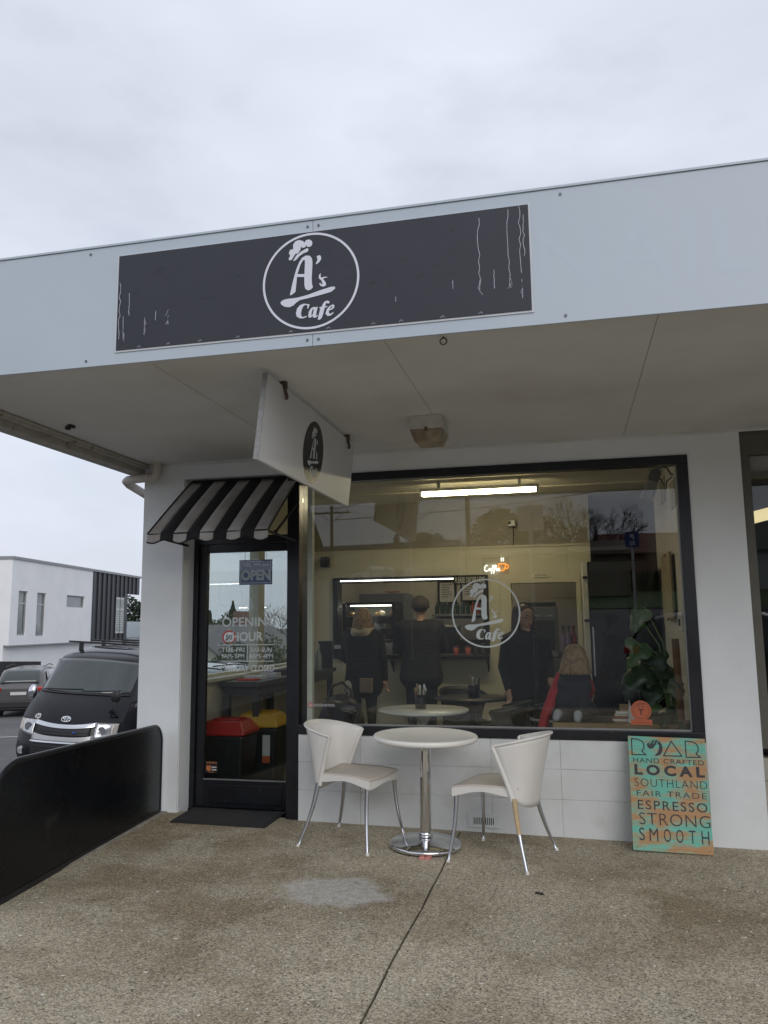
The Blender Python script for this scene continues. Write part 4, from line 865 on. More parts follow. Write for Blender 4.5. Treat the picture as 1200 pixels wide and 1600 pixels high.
# right wall: pictures, spotlight, thermostat
pc = thing('slatted_picture', 'bamboo slat wall hanging with black edge on the white side wall', 'picture', (.93, 7.95, 1.5))
bx('backing', .925,.949,7.55,8.30,1.50,2.05, blk, pc)
for k in range(9): bx('slat', .905,.9245,7.57+k*.081,7.57+k*.081+.07,1.47+rnd.uniform(-.02,.02),2.06+rnd.uniform(-.03,.03), mat('bamboo', (.42,.35,.22), .7, var=.15, vscale=8), pc)
p2 = thing('tall_wall_print', 'tall pale framed print on the white side wall close to the window', 'picture', (.94, 6.9, 1.75)); bx('frame', .935,.949,6.55,7.05,1.70,2.20, cream, p2); bx('sheet', .930,.9345,6.60,7.0,1.75,2.15, mat('print_pale', (.45,.43,.38), .7, var=.2, vscale=6), p2)
for k, (ya, za) in enumerate(((7.2,2.45),(6.75,2.30),(7.9,2.60))): bx('city_print', .940,.949,ya,ya+.34,za,za+.24, mat('city_print_%d' % k, (.40,.33,.20), .7, var=.35, vscale=10, c2=(.2,.19,.17), c2scale=14), label=('small brown print under the spotlight on the side wall','small brown print closest to the window on the side wall','small brown print high above the slatted hanging')[k], cat='print', group='small prints on the side wall')
wbx = thing('wall_control_box', 'small white control box on the side wall beside the plant', 'control box', (.93, 7.1, 1.36)); bx('case', .90,.949,6.98,7.22,1.36,1.52, mat('camera_white'), wbx, bevel=.006); bx('dial', .893,.899,7.06,7.14,1.41,1.47, mat('cone_grey'), wbx)
lt = thing('spotlight', 'black adjustable spotlight bracketed to the side wall near the ceiling', 'spotlight', (.82, 7.3, 2.6)); put('lamp_head', MB().tube([(.80,7.3,2.76),(.77,7.3,2.68)], .05, 16).ell((.80,7.3,2.76),(.05,.05,.045),12,8).mesh('a'), blk, lt); put('lens_hood', MB().tube([(.77,7.3,2.68),(.71,7.3,2.52)], [.05,.06], 16).mesh('l'), mat('hood_grey', (.20,.21,.22), .35), lt); put('bracket', MB().tube([(.80,7.3,2.78),(.85,7.3,2.82),(.90,7.3,2.80),(.93,7.3,2.74),(.949,7.3,2.74)], .010, 8).mesh('br'), blk, lt); put('cable', MB().tube([(.82,7.3,2.74),(.86,7.3,2.66),(.88,7.3,2.60),(.89,7.3,2.68),(.94,7.3,2.72)], .006, 6).mesh('ca'), blk, lt)

# ------------------------------------------------------------------ indoor furniture
leatherette = mat('black_chair_plastic', (.014,.015,.017), .42, var=.2); 
def ichair(x, y, a, lab): make_chair('indoor_chair', lab, (x,y,.021), a, leatherette, leatherette, blk, leatherette, 'black tub chairs in the cafe')
ichair(-1.78, 6.80, RAD(10), 'black tub chair at the white table near the door side'); ichair(-.68, 6.95, RAD(172), 'black tub chair between the white table and the woman in glasses')
ichair(-1.05, 8.15, RAD(-60), 'black tub chair at the small dark table further inside'); ichair(-.12, 7.05, RAD(95), 'black tub chair behind the kneeling child')
def rtable(x, y, r, h, lab, m):
    t = thing('indoor_table', lab, 'table', (x,y,.021), group='cafe tables indoors'); put('table_top', MB().lathe([(0,h-.025),(r-.02,h-.025),(r,h-.012),(r-.006,h),(0,h)], 48).mesh('t'), m, t, True)
    put('pedestal', MB().lathe([(.22,0),(.22,.01),(.06,.05),(.035,.2),(.035,h-.12),(.09,h-.026)], 28).mesh('p'), m if m.name != 'dark_table' else blk, t, True); return t
wt = mat('white_laminate', (.62,.62,.58), .3, var=.05)
rtable(-1.24, 6.77, .385, .715, 'white round table with cutlery pot just inside the window', wt); rtable(-.17, 6.95, .20, .64, 'small white round table by the kneeling child', wt)
rtable(-.95, 7.75, .36, .73, 'dark round table behind the white one', mat('dark_table', (.03,.03,.03), .4))
def pot(x, y, z, lab, items):
    t = thing('cutlery_pot', lab, 'pot', (x,y,z), group='pots on the tables'); put('pot', MB().lathe([(0,.0),(.046,0),(.050,.115),(.046,.115),(.043,.01),(0,.01)], 24).mesh('p'), blk, t, True)
    for k in range(items):
        a = k*2.4; dx, dy = .022*cos(a), .022*sin(a); c = k % 3; nm = ('cutlery_steel','cutlery_wood','cutlery_white')[c]; h = .17+.03*((k*7) % 4)/3
        put(('fork','knife','spoon')[c], MB().tube([(dx,dy,.012),(dx*1.9,dy*1.9,h-.03)], .005, 6).ell((dx*2,dy*2,h-.015),(.011,.004,.022),8,6).mesh('c'), mat(nm, ((.5,.5,.5),(.35,.24,.12),(.6,.6,.57))[c], .35, metal=(1,0,0)[c]), t, True)
pot(-1.27, 6.80, .737, 'black pot full of cutlery on the white indoor table', 8); pot(-.93, 7.72, .752, 'black pot with menu card on the dark indoor table', 3)
bx('menu_card', -.875,-.868,7.66,7.76,.752,.93, mat('card_dark', (.04,.04,.04), .6), label='upright dark menu card beside the pot on the dark table', cat='menu card')
bn = thing('window_bench', 'dark window bench with timber edged top behind the glass', 'bench', (.28, 6.6, .02))
bx('top', -.16,.75,6.36,6.86,.655,.69, mat('bench_dark', (.03,.028,.026), .5), bn); bx('timber_edge', -.16,.75,6.34,6.3595,.652,.692, mat('oak_edge', (.25,.16,.07), .5, var=.2, vscale=10), bn); bx('cabinet', -.12,.72,6.42,6.86,.02,.654, mat('bench_dark'), bn)
nh = thing('card_stand', 'white card stand with leaflets on the window bench', 'stand', (.40, 6.48, .69))
bx('tray', .30,.44,6.42,6.52,.6905,.70, mat('card_brown', (.30,.19,.10), .7), nh)
for k, c in enumerate(((.6,.6,.57),(.32,.09,.06),(.5,.46,.38),(.6,.6,.57))): bx('leaflet', .29+k*.008,.43,6.43,6.51,.701+k*.018,.701+k*.018+.014, mat('leaflet_%d' % k, c, .7), nh)
put('tent_card', MB().add([(.40,6.40,.69),(.46,6.44,.69),(.41,6.41,.86),(.40,6.44,.69),(.46,6.47,.69),(.415,6.425,.86)], [(0,1,2),(5,4,3),(0,2,5,3),(1,4,5,2),(0,3,4,1)]).mesh('tc'), mat('leaflet_0'), label='pale folded tent card leaning on the window bench', cat='card')
bx('tissue_box', .355,.425,6.62,6.72,.6905,.80, mat('card_brown'), label='small brown tissue box on the window bench', cat='box')
# long side table and what stands on it
stb = thing('side_table', 'long charcoal side table under the side windows', 'table', (-2.95, 8.0, .02)); tg = mat('charcoal_timber', (.06,.06,.065), .5, var=.15, vscale=6)
bx('table_top', -3.15,-2.76,6.86,9.3,.90,.945, tg, stb); bx('apron', -3.12,-2.79,6.90,9.26,.82,.899, tg, stb)
for x in (-3.10,-2.81):
    for y in (6.92, 8.0, 9.2): bx('leg', x-.03,x+.03,y-.03,y+.03,.02,.82, tg, stb)
bx('leaning_board', -2.93,-2.76,9.12,9.15,.9455,1.26, mat('board_black', (.02,.025,.03), .35), label='black framed board leaning at the end of the side table', cat='board')
put('glass_bottle', MB().lathe([(.035,0),(.038,.01),(.038,.16),(.014,.23),(.014,.29),(0,.29)], 16).mesh('gb'), mat('bottle_clear', (.30,.33,.33), .1), loc=(-2.80,8.72,.9455), label='clear glass bottle on the long side table', cat='bottle')
for k, (x, y, c) in enumerate(((-2.95,7.05,(.45,.06,.04)),(-2.98,7.30,(.6,.6,.6)),(-2.92,7.52,(.5,.5,.52)),(-2.98,7.85,(.05,.05,.06)))): bx('folded_paper', x-.09,x+.09,y-.07,y+.08,.9455,.962+.012*k, mat('paper_%d' % k, c, .7), label=('red folded leaflet on the side table','white folded paper beside the red leaflet','grey newspaper in the middle of the side table','black folder on the side table')[k], cat='paper')
put('dark_jacket', MB().ell((0,0,.16),(.10,.14,.20),14,10).ell((.02,.05,.30),(.07,.09,.10),12,8).ell((-.03,-.07,.08),(.09,.10,.10),12,8).mesh('jk'), mat('jacket_blue', (.05,.07,.12), .8, var=.3, vscale=14), loc=(-2.90,8.55,.9455), label='bundled dark blue jacket heaped on the side table', cat='jacket')
def wheelie(x, y, lidc, lidn, lab, tall):
    t = thing('rubbish_bin', lab, 'bin', (x,y,.021), group='rubbish bins inside the door')
    w0, w1, d0, d1 = .17, .205, .15, .18
    put('bin_body', MB().add([(-w0,-d0,0),(w0,-d0,0),(w0,d0,0),(-w0,d0,0),(-w1,-d1,tall),(w1,-d1,tall),(w1,d1,tall),(-w1,d1,tall)], [(0,3,2,1),(4,5,6,7),(0,1,5,4),(1,2,6,5),(2,3,7,6),(3,0,4,7)]).mesh('b', .02), mat('bin_black', (.014,.015,.016), .45, var=.15), t, True)
    lm = mat(lidn, lidc, .35, var=.06)
    put('lid', MB().add([(-.215,-.19,tall+.001),(.215,-.19,tall+.001),(.215,.19,tall+.001),(-.215,.19,tall+.001),(-.215,-.19,tall+.03),(.215,-.19,tall+.03),(.215,.19,tall+.03),(-.215,.19,tall+.03),(-.15,-.12,tall+.12),(.15,-.12,tall+.12),(.15,.13,tall+.12),(-.15,.13,tall+.12)],
        [(0,3,2,1),(0,1,5,4),(1,2,6,5),(2,3,7,6),(3,0,4,7),(4,5,9,8),(5,6,10,9),(6,7,11,10),(7,4,8,11),(8,9,10,11)]).mesh('l', .012), lm, t, True)
    put('lid_flap', MB().box(-.12,.12,-.09,.10,tall+.1205,tall+.132).mesh('f', .004), lm, t, True); return t
wheelie(-2.945, 6.62, (.36,.022,.02), 'lid_red', 'black rubbish bin with red lid behind the door glass', .50); tb2 = wheelie(-2.80, 7.03, (.52,.30,.03), 'lid_yellow', 'black recycling bin with yellow lid behind the red lidded one', .52)
put('bin_label', MB().box(.08,.15,-.187,-.18,.28,.46).mesh('bl'), mat('label_white', (.55,.55,.53), .6), tb2, True); put('bin_label_foot', MB().box(.08,.15,-.188,-.1805,.22,.279).mesh('bl'), mat('label_orange', (.5,.10,.03), .6), tb2, True)
cs = thing('leather_bag', 'worn dark leather bag slumped on a chair near the window corner', 'bag', (-2.05, 7.1, .02)); lth = mat('worn_leather', (.035,.028,.022), .5, var=.4, vscale=9, c2=(.10,.07,.045), c2scale=6, c2lo=.6, c2hi=.75)
put('body', MB().ell((-2.06,7.1,.55),(.22,.14,.28),18,12).box(-2.24,-1.88,6.98,7.22,.10,.62).mesh('b', .03), lth, cs); put('strap', MB().tube([(-2.2,7.1,.75),(-2.14,7.1,.90),(-2.05,7.1,.93),(-1.97,7.1,.86),(-1.93,7.1,.72)], .014, 8).mesh('s'), lth, cs); put('stool', MB().box(-2.25,-1.87,6.95,7.25,.02,.10).mesh('st', .01), blk, cs)

# monstera
mo = thing('monstera_plant', 'large leafy monstera in a dark pot tied to a moss pole', 'plant', (.66, 6.62, .02))
put('pot', MB().lathe([(0,0),(.14,0),(.19,.62),(.20,.66),(.17,.66),(.15,.60),(0,.60)], 28, (.70,6.62,.02)).mesh('p'), mat('pot_dark', (.015,.015,.016), .4), mo)
put('moss_pole', MB().tube([(.775,6.36,.62),(.765,6.35,1.32)], .028, 10).mesh('mp'), mat('timber_pole', (.20,.11,.06), .8, var=.2, vscale=20), mo)
lfm = mat('monstera_leaf', (.045,.10,.03), .35, var=.25, vscale=8, c2=(.10,.17,.05), c2scale=5, c2lo=.5, c2hi=.7); lfd = mat('monstera_leaf_dark', (.018,.045,.018), .35, var=.25, vscale=8); stm = mat('monstera_stem', (.10,.16,.05), .5)
def leaf(base, d, up, L, Wd, m):
    L *= rnd.uniform(.75,1.15); Wd *= rnd.uniform(.7,1.1); up = Vector(up)+Vector((rnd.uniform(-.5,.5),rnd.uniform(-.4,.3),0)); d = Vector(d).normalized(); s = d.cross(up).normalized(); n = s.cross(d)
    prof = [(0,.10),(.06,.32),(.15,.46),(.27,.5),(.4,.48),(.55,.42),(.7,.32),(.85,.18),(.95,.07),(1,0)]
    vs = []; fs = []
    for t, w_ in prof:
        notch = 1-.55*(1 if int(t*14) % 3 == 1 else 0)
        for q in (-1,-.5,0,.5,1): vs.append(Vector(base)+d*L*(t-.04*(abs(q)**2))+s*Wd*w_*q*(notch if abs(q) == 1 else 1)+n*(-.45*L*(t-.3)**2-.30*Wd*abs(q)*w_))
    for i in range(len(prof)-1):
        for j in range(4): a = i*5+j; fs.append((a,a+1,a+6,a+5))
    o = len(vs); vs2 = vs+[v-n*.0015 for v in vs]; fs2 = fs+[tuple(reversed([q+o for q in f])) for f in fs]
    put('leaf', MB().add(vs2, fs2, True).mesh('lf'), m, mo)
    put('stalk', MB().tube([(.74+rnd.uniform(-.03,.03),6.45,.66),((Vector(base)+Vector((.74,6.45,.8)))/2+Vector((.04,0,.10))),Vector(base)], .007, 6).mesh('sk'), stm, mo)
for b, d, L, Wd, dk in (((.56,6.42,1.56),(-.25,-.25,-.55),.26,.20,0),((.50,6.46,1.53),(-.2,0,-.5),.20,.15,0),((.45,6.45,1.33),(.1,-.2,-.6),.20,.13,0),((.56,6.44,1.28),(-.5,-.2,-.5),.22,.16,0),((.62,6.45,1.22),(.2,-.3,-.6),.20,.16,1),((.66,6.45,1.12),(.3,-.4,-.3),.22,.18,1),((.58,6.46,1.10),(-.5,-.3,-.45),.24,.20,1),((.68,6.42,1.02),(.5,-.3,-.25),.18,.14,1),((.72,6.40,1.0),(.3,-.4,-.45),.20,.16,0),((.60,6.48,.98),(-.2,-.3,-.7),.24,.18,1),((.52,6.5,1.15),(-.6,0,-.5),.24,.20,1),((.70,6.42,.82),(-.3,-.5,-.4),.22,.16,1),((.62,6.42,.84),(-.5,-.4,-.3),.20,.16,0),((.74,6.4,.76),(.2,-.5,-.3),.16,.12,0),((.48,6.55,1.02),(-.4,-.1,-.7),.22,.18,1)): leaf(b, d, (0,-.6,.8), L, Wd, lfd if dk else lfm)

# ------------------------------------------------------------------ people
def grow(name, caps, mats, parent, voxel=.011, smooth=3):
    """one continuous body from tapered limbs: merged by voxels, smoothed, then coloured by the limb each face belongs to"""
    mb = MB()
    for a, b, ra, rb, m in caps: mb.capsule(a, b, ra, rb, 16, 6)
    o = bpy.data.objects.new('tmp', mb.mesh('tmp')); col.objects.link(o)
    r = o.modifiers.new('r', 'REMESH'); r.mode = 'VOXEL'; r.voxel_size = voxel; r.use_smooth_shade = True
    s = o.modifiers.new('s', 'SMOOTH'); s.iterations = smooth; s.factor = .5
    dg = bpy.context.evaluated_depsgraph_get(); me = bpy.data.meshes.new_from_object(o.evaluated_get(dg)); bpy.data.objects.remove(o)
    names = list(dict.fromkeys(c[4] for c in caps))
    for n in names: me.materials.append(mats[n])
    C_ = [(Vector(a), Vector(b)-Vector(a), ra, rb, names.index(m)) for a, b, ra, rb, m in caps]
    for p in me.polygons:
        q = p.center; best = 9; bi = 0
        for a, d, ra, rb, i in C_:
            L2 = d.length_squared; t = max(0, min(1, (q-a).dot(d)/L2)) if L2 > 1e-9 else 0
            e = (q-a-d*t).length-(ra+(rb-ra)*t)
            if e < best: best = e; bi = i
        p.material_index = bi
    me.polygons.foreach_set('use_smooth', [True]*len(me.polygons))
    ob = bpy.data.objects.new(name, me); col.objects.link(ob)
    ob.parent = parent; WM[ob.name] = WM[parent.name]; return ob
def hand(w_, d, side, m, curl=.5):
    """palm, four unequal bent fingers and a thumb"""
    w_, d = Vector(w_), Vector(d).normalized(); s = Vector(side).normalized(); n = d.cross(s).normalized(); out_ = []
    for k in (-.022, 0, .022): out_.append((w_+s*k*.6, w_+d*.075+s*k, .018, .017, m))
    for k, L in ((-.030,.062),(-.010,.074),(.010,.070),(.029,.055)):
        b = w_+d*.08+s*k; m1 = b+(d*cos(curl*.6)+n*sin(curl*.6))*L*.55; e = m1+(d*cos(curl*1.9)+n*sin(curl*1.9))*L*.5; out_ += [(b, m1, .0095, .0088, m), (m1, e, .0088, .0078, m)]
    b = w_+d*.02-s*.025; m1 = b+(d*.6-s*.7+n*.3).normalized()*.038; e = m1+(d*.8-s*.2+n*.5).normalized()*.030; out_ += [(b, m1, .012, .010, m), (m1, e, .010, .0085, m)]
    return out_
def biped(h, top, trousers, shoe, skin, wide=1., coat=0., armL=None, armR=None, hands=True):
    k = h/1.70; V = lambda x, y, z: Vector((x*k*wide if abs(z) < 1.45 else x*k, y*k, z*k)); c = []
    for s in (-1, 1):
        c += [(V(s*.09,-.04,.045), V(s*.105,.14,.035), .045*k, .036*k, shoe), (V(s*.09,0,.09), V(s*.09,.01,.46), .042*k, .055*k, trousers), (V(s*.09,.01,.46), V(s*.085,0,.90), .06*k, .09*k, trousers)]
    hem = .93-coat*.5; zz = hem
    while zz < 1.34:
        t = (zz-hem)/(1.34-hem); span = .09-.022*sin(pi*min(1,t*1.15))+.012*t; rad = (.138 if coat > 0 else .122)-.012*t-.006*sin(pi*t); c.append((V(-span,0,zz), V(span,0,zz), rad*k, rad*k, trousers if coat <= 0 and zz < .98 else top)); zz += .045
    c += [(V(-.115,-.005,1.335), V(.115,-.005,1.335), .095*k, .095*k, top), (V(-.14,-.01,1.385), V(.14,-.01,1.385), .062*k, .062*k, top), (V(0,-.005,1.40), V(0,.012,1.50), .056*k, .050*k, skin)]
    c += [(V(0,.005,1.585), V(0,.012,1.615), .083*k, .088*k, skin), (V(0,.045,1.535), V(0,.05,1.575), .050*k, .062*k, skin), (V(0,.092,1.575), V(0,.108,1.555), .010*k, .013*k, skin)]
    for s in (-1, 1): c += [(V(s*.083,.0,1.585), V(s*.085,-.004,1.61), .014*k, .016*k, skin)]
    for s, A in ((-1, armL), (1, armR)):
        E_, W_, D_ = A or ((s*.235,-.03,1.11), (s*.24,.04,.87), (0,.15,-1))
        sh = V(s*.178,-.005,1.372); E = Vector(E_)*k; Wr = Vector(W_)*k
        c += [(sh, E, .060*k, .047*k, top), (E, Wr, .047*k, .036*k, top)]
        if hands: c += hand(Wr+(Vector(D_).normalized())*.015, D_, (0,1,0) if abs(Vector(D_).normalized().y) < .8 else (1,0,0), skin)
    return c
skin = mat('skin', (.50,.30,.21), .5, var=.06, vscale=14); navy = mat('navy_cloth', (.016,.018,.028), .85, var=.25, vscale=9, bump=1.0, bscale=13); blackc = mat('black_cloth', (.010,.011,.014), .85, var=.25, vscale=9, bump=1.0, bscale=13); greyc = mat('grey_jacket', (.022,.022,.025), .8, var=.2, vscale=9, bump=1.0, bscale=11); denim = mat('dark_denim', (.02,.022,.028), .85, var=.2); shoe_m = mat('dark_shoes', (.02,.02,.02), .5); redc = mat('red_cloth', (.38,.02,.03), .75, var=.15, vscale=12); lips = mat('lips', (.40,.16,.13), .5)
PM = dict(skin=skin, navy=navy, black=blackc, grey=greyc, denim=denim, shoe=shoe_m, red=redc, lips=lips, cream=mat('cream_fleece', (.45,.38,.27), .9, var=.15, vscale=20), trainer=mat('grey_trainers', (.33,.34,.38), .6, var=.15))
def hair(parent, c, R_, m, length, a0, a1, n=150, seed=1, fringe=.0, r=.0085, spread=1.05):
    """strands combed from the crown over the skull and down"""
    rr = random.Random(seed); mb = MB(); c = Vector(c); mb.ell(c+Vector((0,-.012,.006)), (R_*1.0,R_*1.04,R_*1.0), 20, 12)
    for i in range(n):
        a = a0+(a1-a0)*rr.random(); dirv = Vector((cos(a), sin(a), 0)); L = length*rr.uniform(.88,1.04); pts = []; rad = []
        t0 = rr.uniform(.05,.9)
        for q in range(4): th = t0*.9+(pi/2-t0*.9)*q/3; pts.append(c+Vector((0,-.01,.004))+dirv*R_*1.04*sin(th)+Vector((0,0,R_*1.06*cos(th)))); rad.append(r)
        p = pts[-1]
        for q in range(1, 5): pts.append(p+Vector((0,0,-L*q/4))+dirv*((spread-1)*R_*q*1.2)*(1 if q < 3 else .8)+Vector((rr.uniform(-.004,.004),rr.uniform(-.004,.004),0))); rad.append(r*(1-.14*q))
        mb.tube(pts, rad, 5, caps=False)
    return put('hair', mb.mesh('hair'), m, parent, True)
blond = mat('blonde_hair', (.30,.20,.10), .5, var=.3, vscale=30, c2=(.18,.11,.055), c2scale=25); brown = mat('brown_hair', (.05,.03,.022), .45, var=.3, vscale=30); grizzle = mat('grey_brown_hair', (.075,.058,.045), .6, var=.3, vscale=40)
# woman at the counter, seen from behind
p = thing('person', 'person with shoulder length blonde hair and black jacket facing the hatch', 'person', (-2.31, 8.85, .021), RAD(-4), 'people in the cafe')
c = biped(1.62, 'black', 'denim', 'shoe', 'skin', 1.12, .32, armL=((-.26,.02,1.11),(-.22,.20,1.02),(.2,1,.1)), armR=((.26,-.01,1.10),(.25,.08,.86),(0,.2,-1)))
c += [((-.06,-.075,1.345),(.06,-.075,1.345),.055,.055,'cream'), ((-.10,-.02,1.36),(-.05,-.07,1.36),.04,.045,'cream'), ((.10,-.02,1.36),(.05,-.07,1.36),.04,.045,'cream')]
grow('body', c, PM, p); hair(p, (0,.005,1.505), .094, blond, .20, 0, 2*pi, 220, 3, spread=1.06)
put('satchel', MB().box(.02,.17,-.20,-.155,.68,.84).mesh('s', .012), mat('tan_satchel', (.20,.15,.10), .7, var=.15), p, True); put('scarf_end', MB().ell((-.14,-.13,.74),(.05,.04,.07),12,8).tube([(-.12,-.15,.70),(-.11,-.155,.50),(-.10,-.15,.38)], .012, 6).mesh('sc'), mat('scarf_grey', (.38,.38,.38), .9, var=.2), p, True)
# man at the counter
p = thing('person', 'tall person with short hair in a dark grey jacket at the hatch counter', 'person', (-1.67, 9.02, .021), RAD(6), 'people in the cafe')
c = biped(1.74, 'grey', 'denim', 'shoe', 'skin', 1.2, .22, armL=((-.285,.04,1.12),(-.20,.24,1.06),(.4,1,.05)), armR=((.28,.03,1.12),(.17,.25,1.08),(-.3,1,.1)))
grow('body', c, PM, p); hair(p, (0,.005,1.642), .097, grizzle, .035, -pi*1.05, pi*.05, 150, 5, r=.008, spread=1.0)
# woman with glasses, turned towards the child
p = thing('person', 'person with long brown hair and glasses in dark clothes standing mid room', 'person', (-.42, 7.72, .021), RAD(-143), 'people in the cafe')
c = biped(1.58, 'black', 'navy', 'shoe', 'skin', 1.22, .35, armL=((-.25,.06,1.13),(-.10,.27,.98),(.5,.85,-.05)), armR=((.27,-.02,1.10),(.29,.10,.90),(.1,.4,-1)))
c += [((-.018,.093,1.412),(.018,.093,1.412),.0075,.0075,'lips')]
grow('body', c, PM, p, .0085); hair(p, (0,-.012,1.513), .096, brown, .31, pi*.87, pi*2.13, 250, 9, spread=1.04)
eg = MB()
for s in (-1, 1): eg.tube([(s*.034+.024*cos(a*pi/8), .100, 1.475+.019*sin(a*pi/8)) for a in range(17)], .0022, 6); eg.tube([(s*.058,.10,1.48),(s*.082,.01,1.482)], .002, 5)
eg.tube([(-.011,.102,1.478),(.011,.102,1.478)], .002, 5); put('eyeglasses', eg.mesh('eg'), mat('spectacle_frame', (.03,.025,.02), .4), p, True)
for s in (-1, 1): put('eye', MB().ell((s*.032,.086,1.474),(.010,.006,.006),10,8).mesh('e'), mat('eye_dark', (.03,.025,.02), .2), p, True); put('eyebrow', MB().tube([(s*.018,.090,1.497),(s*.032,.089,1.502),(s*.046,.080,1.498)], .003, 6).mesh('eb'), brown, p, True)
# child kneeling on the bench, facing inwards
p = thing('person', 'child with long blonde hair, navy vest and red sleeves kneeling at the window bench', 'person', (.02, 6.60, .69), RAD(-20), 'people in the cafe')
c = []
for s in (-1, 1):
    c += [((s*.075,-.16,.045),(s*.075,.10,.055),.036,.05,'denim'), ((s*.075,.10,.065),(s*.065,-.06,.14),.062,.075,'denim'), ((s*.08,-.19,.06),(s*.085,-.22,.025),.034,.028,'trainer')]
c += [((-.05,-.05,.16),(.05,-.05,.16),.085,.085,'navy'), ((-.05,-.02,.26),(.05,-.02,.26),.088,.088,'navy'), ((-.06,0,.32),(.06,0,.32),.07,.07,'navy'), ((0,.01,.36),(0,.02,.42),.036,.034,'skin'), ((0,.03,.475),(0,.04,.495),.072,.074,'skin'), ((0,.07,.44),(0,.075,.46),.04,.05,'skin'), ((0,.108,.462),(0,.116,.45),.008,.010,'skin')]
c += [((-.115,0,.325),(-.165,-.06,.18),.046,.044,'red'), ((-.165,-.06,.18),(-.21,-.13,.03),.044,.040,'red'), ((.08,.03,.32),(.085,.13,.22),.040,.036,'red'), ((.085,.13,.22),(.04,.21,.17),.034,.030,'red')]
c += [((-.21,-.13,.03),(-.225,-.15,-.06),.040,.040,'red')]+hand((-.23,-.155,-.09), (-.1,-.1,-1), (0,1,0), 'skin')+hand((.045,.215,.168), (-.3,.9,0), (1,0,0), 'skin')
grow('body', c, PM, p, .0095); hair(p, (0,.03,.49), .082, blond, .14, pi*.95, pi*2.12, 200, 13, spread=1.12)

# ================================================================== side street: van, cars, buildings, trees
def lerp_prof(prof, z):
    if z <= prof[0][0]: return prof[0][1]
    for (a, u), (b, v) in zip(prof, prof[1:]):
        if z <= b: t = (z-a)/(b-a); return u+(v-u)*t
    return prof[-1][1]
def smooth_prof(prof, z, w_=.035):
    return sum(lerp_prof(prof, z+w_*k)*q for k, q in ((-2,.1),(-1,.22),(0,.36),(1,.22),(2,.1)))
vblack = mat('van_black_paint', (.006,.006,.009), .22, var=.05, coat=.15, spec=.3); vglass = mat('car_glass', (.035,.045,.045), .05, var=.1, spec=.9); vtrim = mat('car_black_trim', (.015,.015,.016), .5); tyre = mat('tyre_rubber', (.02,.02,.02), .85); lamp_c = mat('headlamp_clear', (.55,.56,.57), .12, metal=.6, var=.35, vscale=16); silver = mat('silver_plastic', (.46,.46,.45), .28, metal=.7, var=.05)
VF = [(.22,.10),(.30,.03),(.46,.0),(.60,.015),(.74,.04),(.88,.08),(1.0,.15),(1.12,.26),(1.24,.40),(1.34,.55),(1.46,.66),(1.92,1.06),(1.98,1.20),(2.03,1.40),(2.06,1.9)]
VW = [(.22,.78),(.4,.84),(.9,.847),(1.15,.84),(1.55,.79),(1.92,.71),(2.0,.63),(2.06,.5)]
def vy(x, z):
    W_ = smooth_prof(VW, z); u = min(1, abs(x)/W_); return smooth_prof(VF, z)+.20*u**3.2+.05*u*u
def vp(x, z, off=0):
    e = .01; p = Vector((x, vy(x, z), z))
    if off:
        n = (Vector((e, vy(x+e, z)-vy(x, z), 0))).cross(Vector((0, vy(x, z+e)-vy(x, z), e))).normalized()
        if n.y > 0: n = -n
        p += n*off
    return p
van = thing('black_van', 'black people carrier van with chrome grille and roof rack parked facing the cafe', 'van', (-7.98, 11.38, -.99), RAD(9), rot=(RAD(0), RAD(3.8), RAD(9)))
nb_, nz_ = 36, 60; vs = []; fs = []
zs = [.22+(2.06-.22)*i/nz_ for i in range(nz_+1)]
for z in zs:
    W_ = smooth_prof(VW, z)
    for j in range(nb_+1): x = W_*(-1+2*j/nb_); vs.append((x, vy(x, z), z))
Wn = nb_+1
for i in range(nz_):
    for j in range(nb_): a = i*Wn+j; fs.append((a, a+1, a+Wn+1, a+Wn))
body = MB().add(vs, fs, True)
for sgn, jj in ((-1, 0), (1, nb_)):
    sv = []; sf = []; Y = [0,.15,.4,.8,1.5,2.5,3.6,4.5,4.75]
    for i in range(nz_+1):
        x, y0, z = vs[i*Wn+jj]
        for k, yy in enumerate(Y): sv.append((x*(1-.02*max(0,(yy-4.2)/.5)), y0+(4.78-y0)*yy/4.75, z))
    for i in range(nz_):
        for k in range(len(Y)-1): a = i*len(Y)+k; q = (a, a+1, a+len(Y)+1, a+len(Y)); sf.append(q if sgn > 0 else q[::-1])
    body.add(sv, sf, True)
rv = []; rf = []
for k in range(9):
    for j in range(nb_+1): x, y0, z = vs[nz_*Wn+j]; rv.append((x, y0+(4.78-y0)*k/8, z+.012*sin(pi*j/nb_)))
for k in range(8):
    for j in range(nb_): a = k*Wn+j; rf.append((a, a+1, a+Wn+1, a+Wn))
body.add(rv, rf, True); body.add([(-.8,4.78,.22),(.8,4.78,.22),(.72,4.78,1.9),(-.72,4.78,1.9)], [(0,1,2,3)])
put('body', body.mesh('vb'), vblack, van, True)
def vpatch(name, x0, x1, lo, hi, m, off=.006, parent=None, nx=16, nz=8, th=.01):
    def fn(u, v):
        x = x0+(x1-x0)*u; a, b = (lo(x) if callable(lo) else lo), (hi(x) if callable(hi) else hi); return vp(x, a+(b-a)*v, off)
    return put(name, MB().sheet(fn, nx, nz, th).mesh(name), m, parent or van, True)
ws = vpatch('windscreen', -.755, .755, lambda x: 1.365+.02*(x/.75)**2, lambda x: 1.90-.045*(x/.75)**2, vglass, .004, nx=24, nz=12, th=.003)
vpatch('windscreen_edge', -.775, .775, 1.342, 1.36, vtrim, .005, ws)
vpatch('upper_grille_bar', -.52, .52, lambda x: .845+.05*(x/.52)**2, lambda x: .905+.055*(x/.52)**2, chrome, .012)
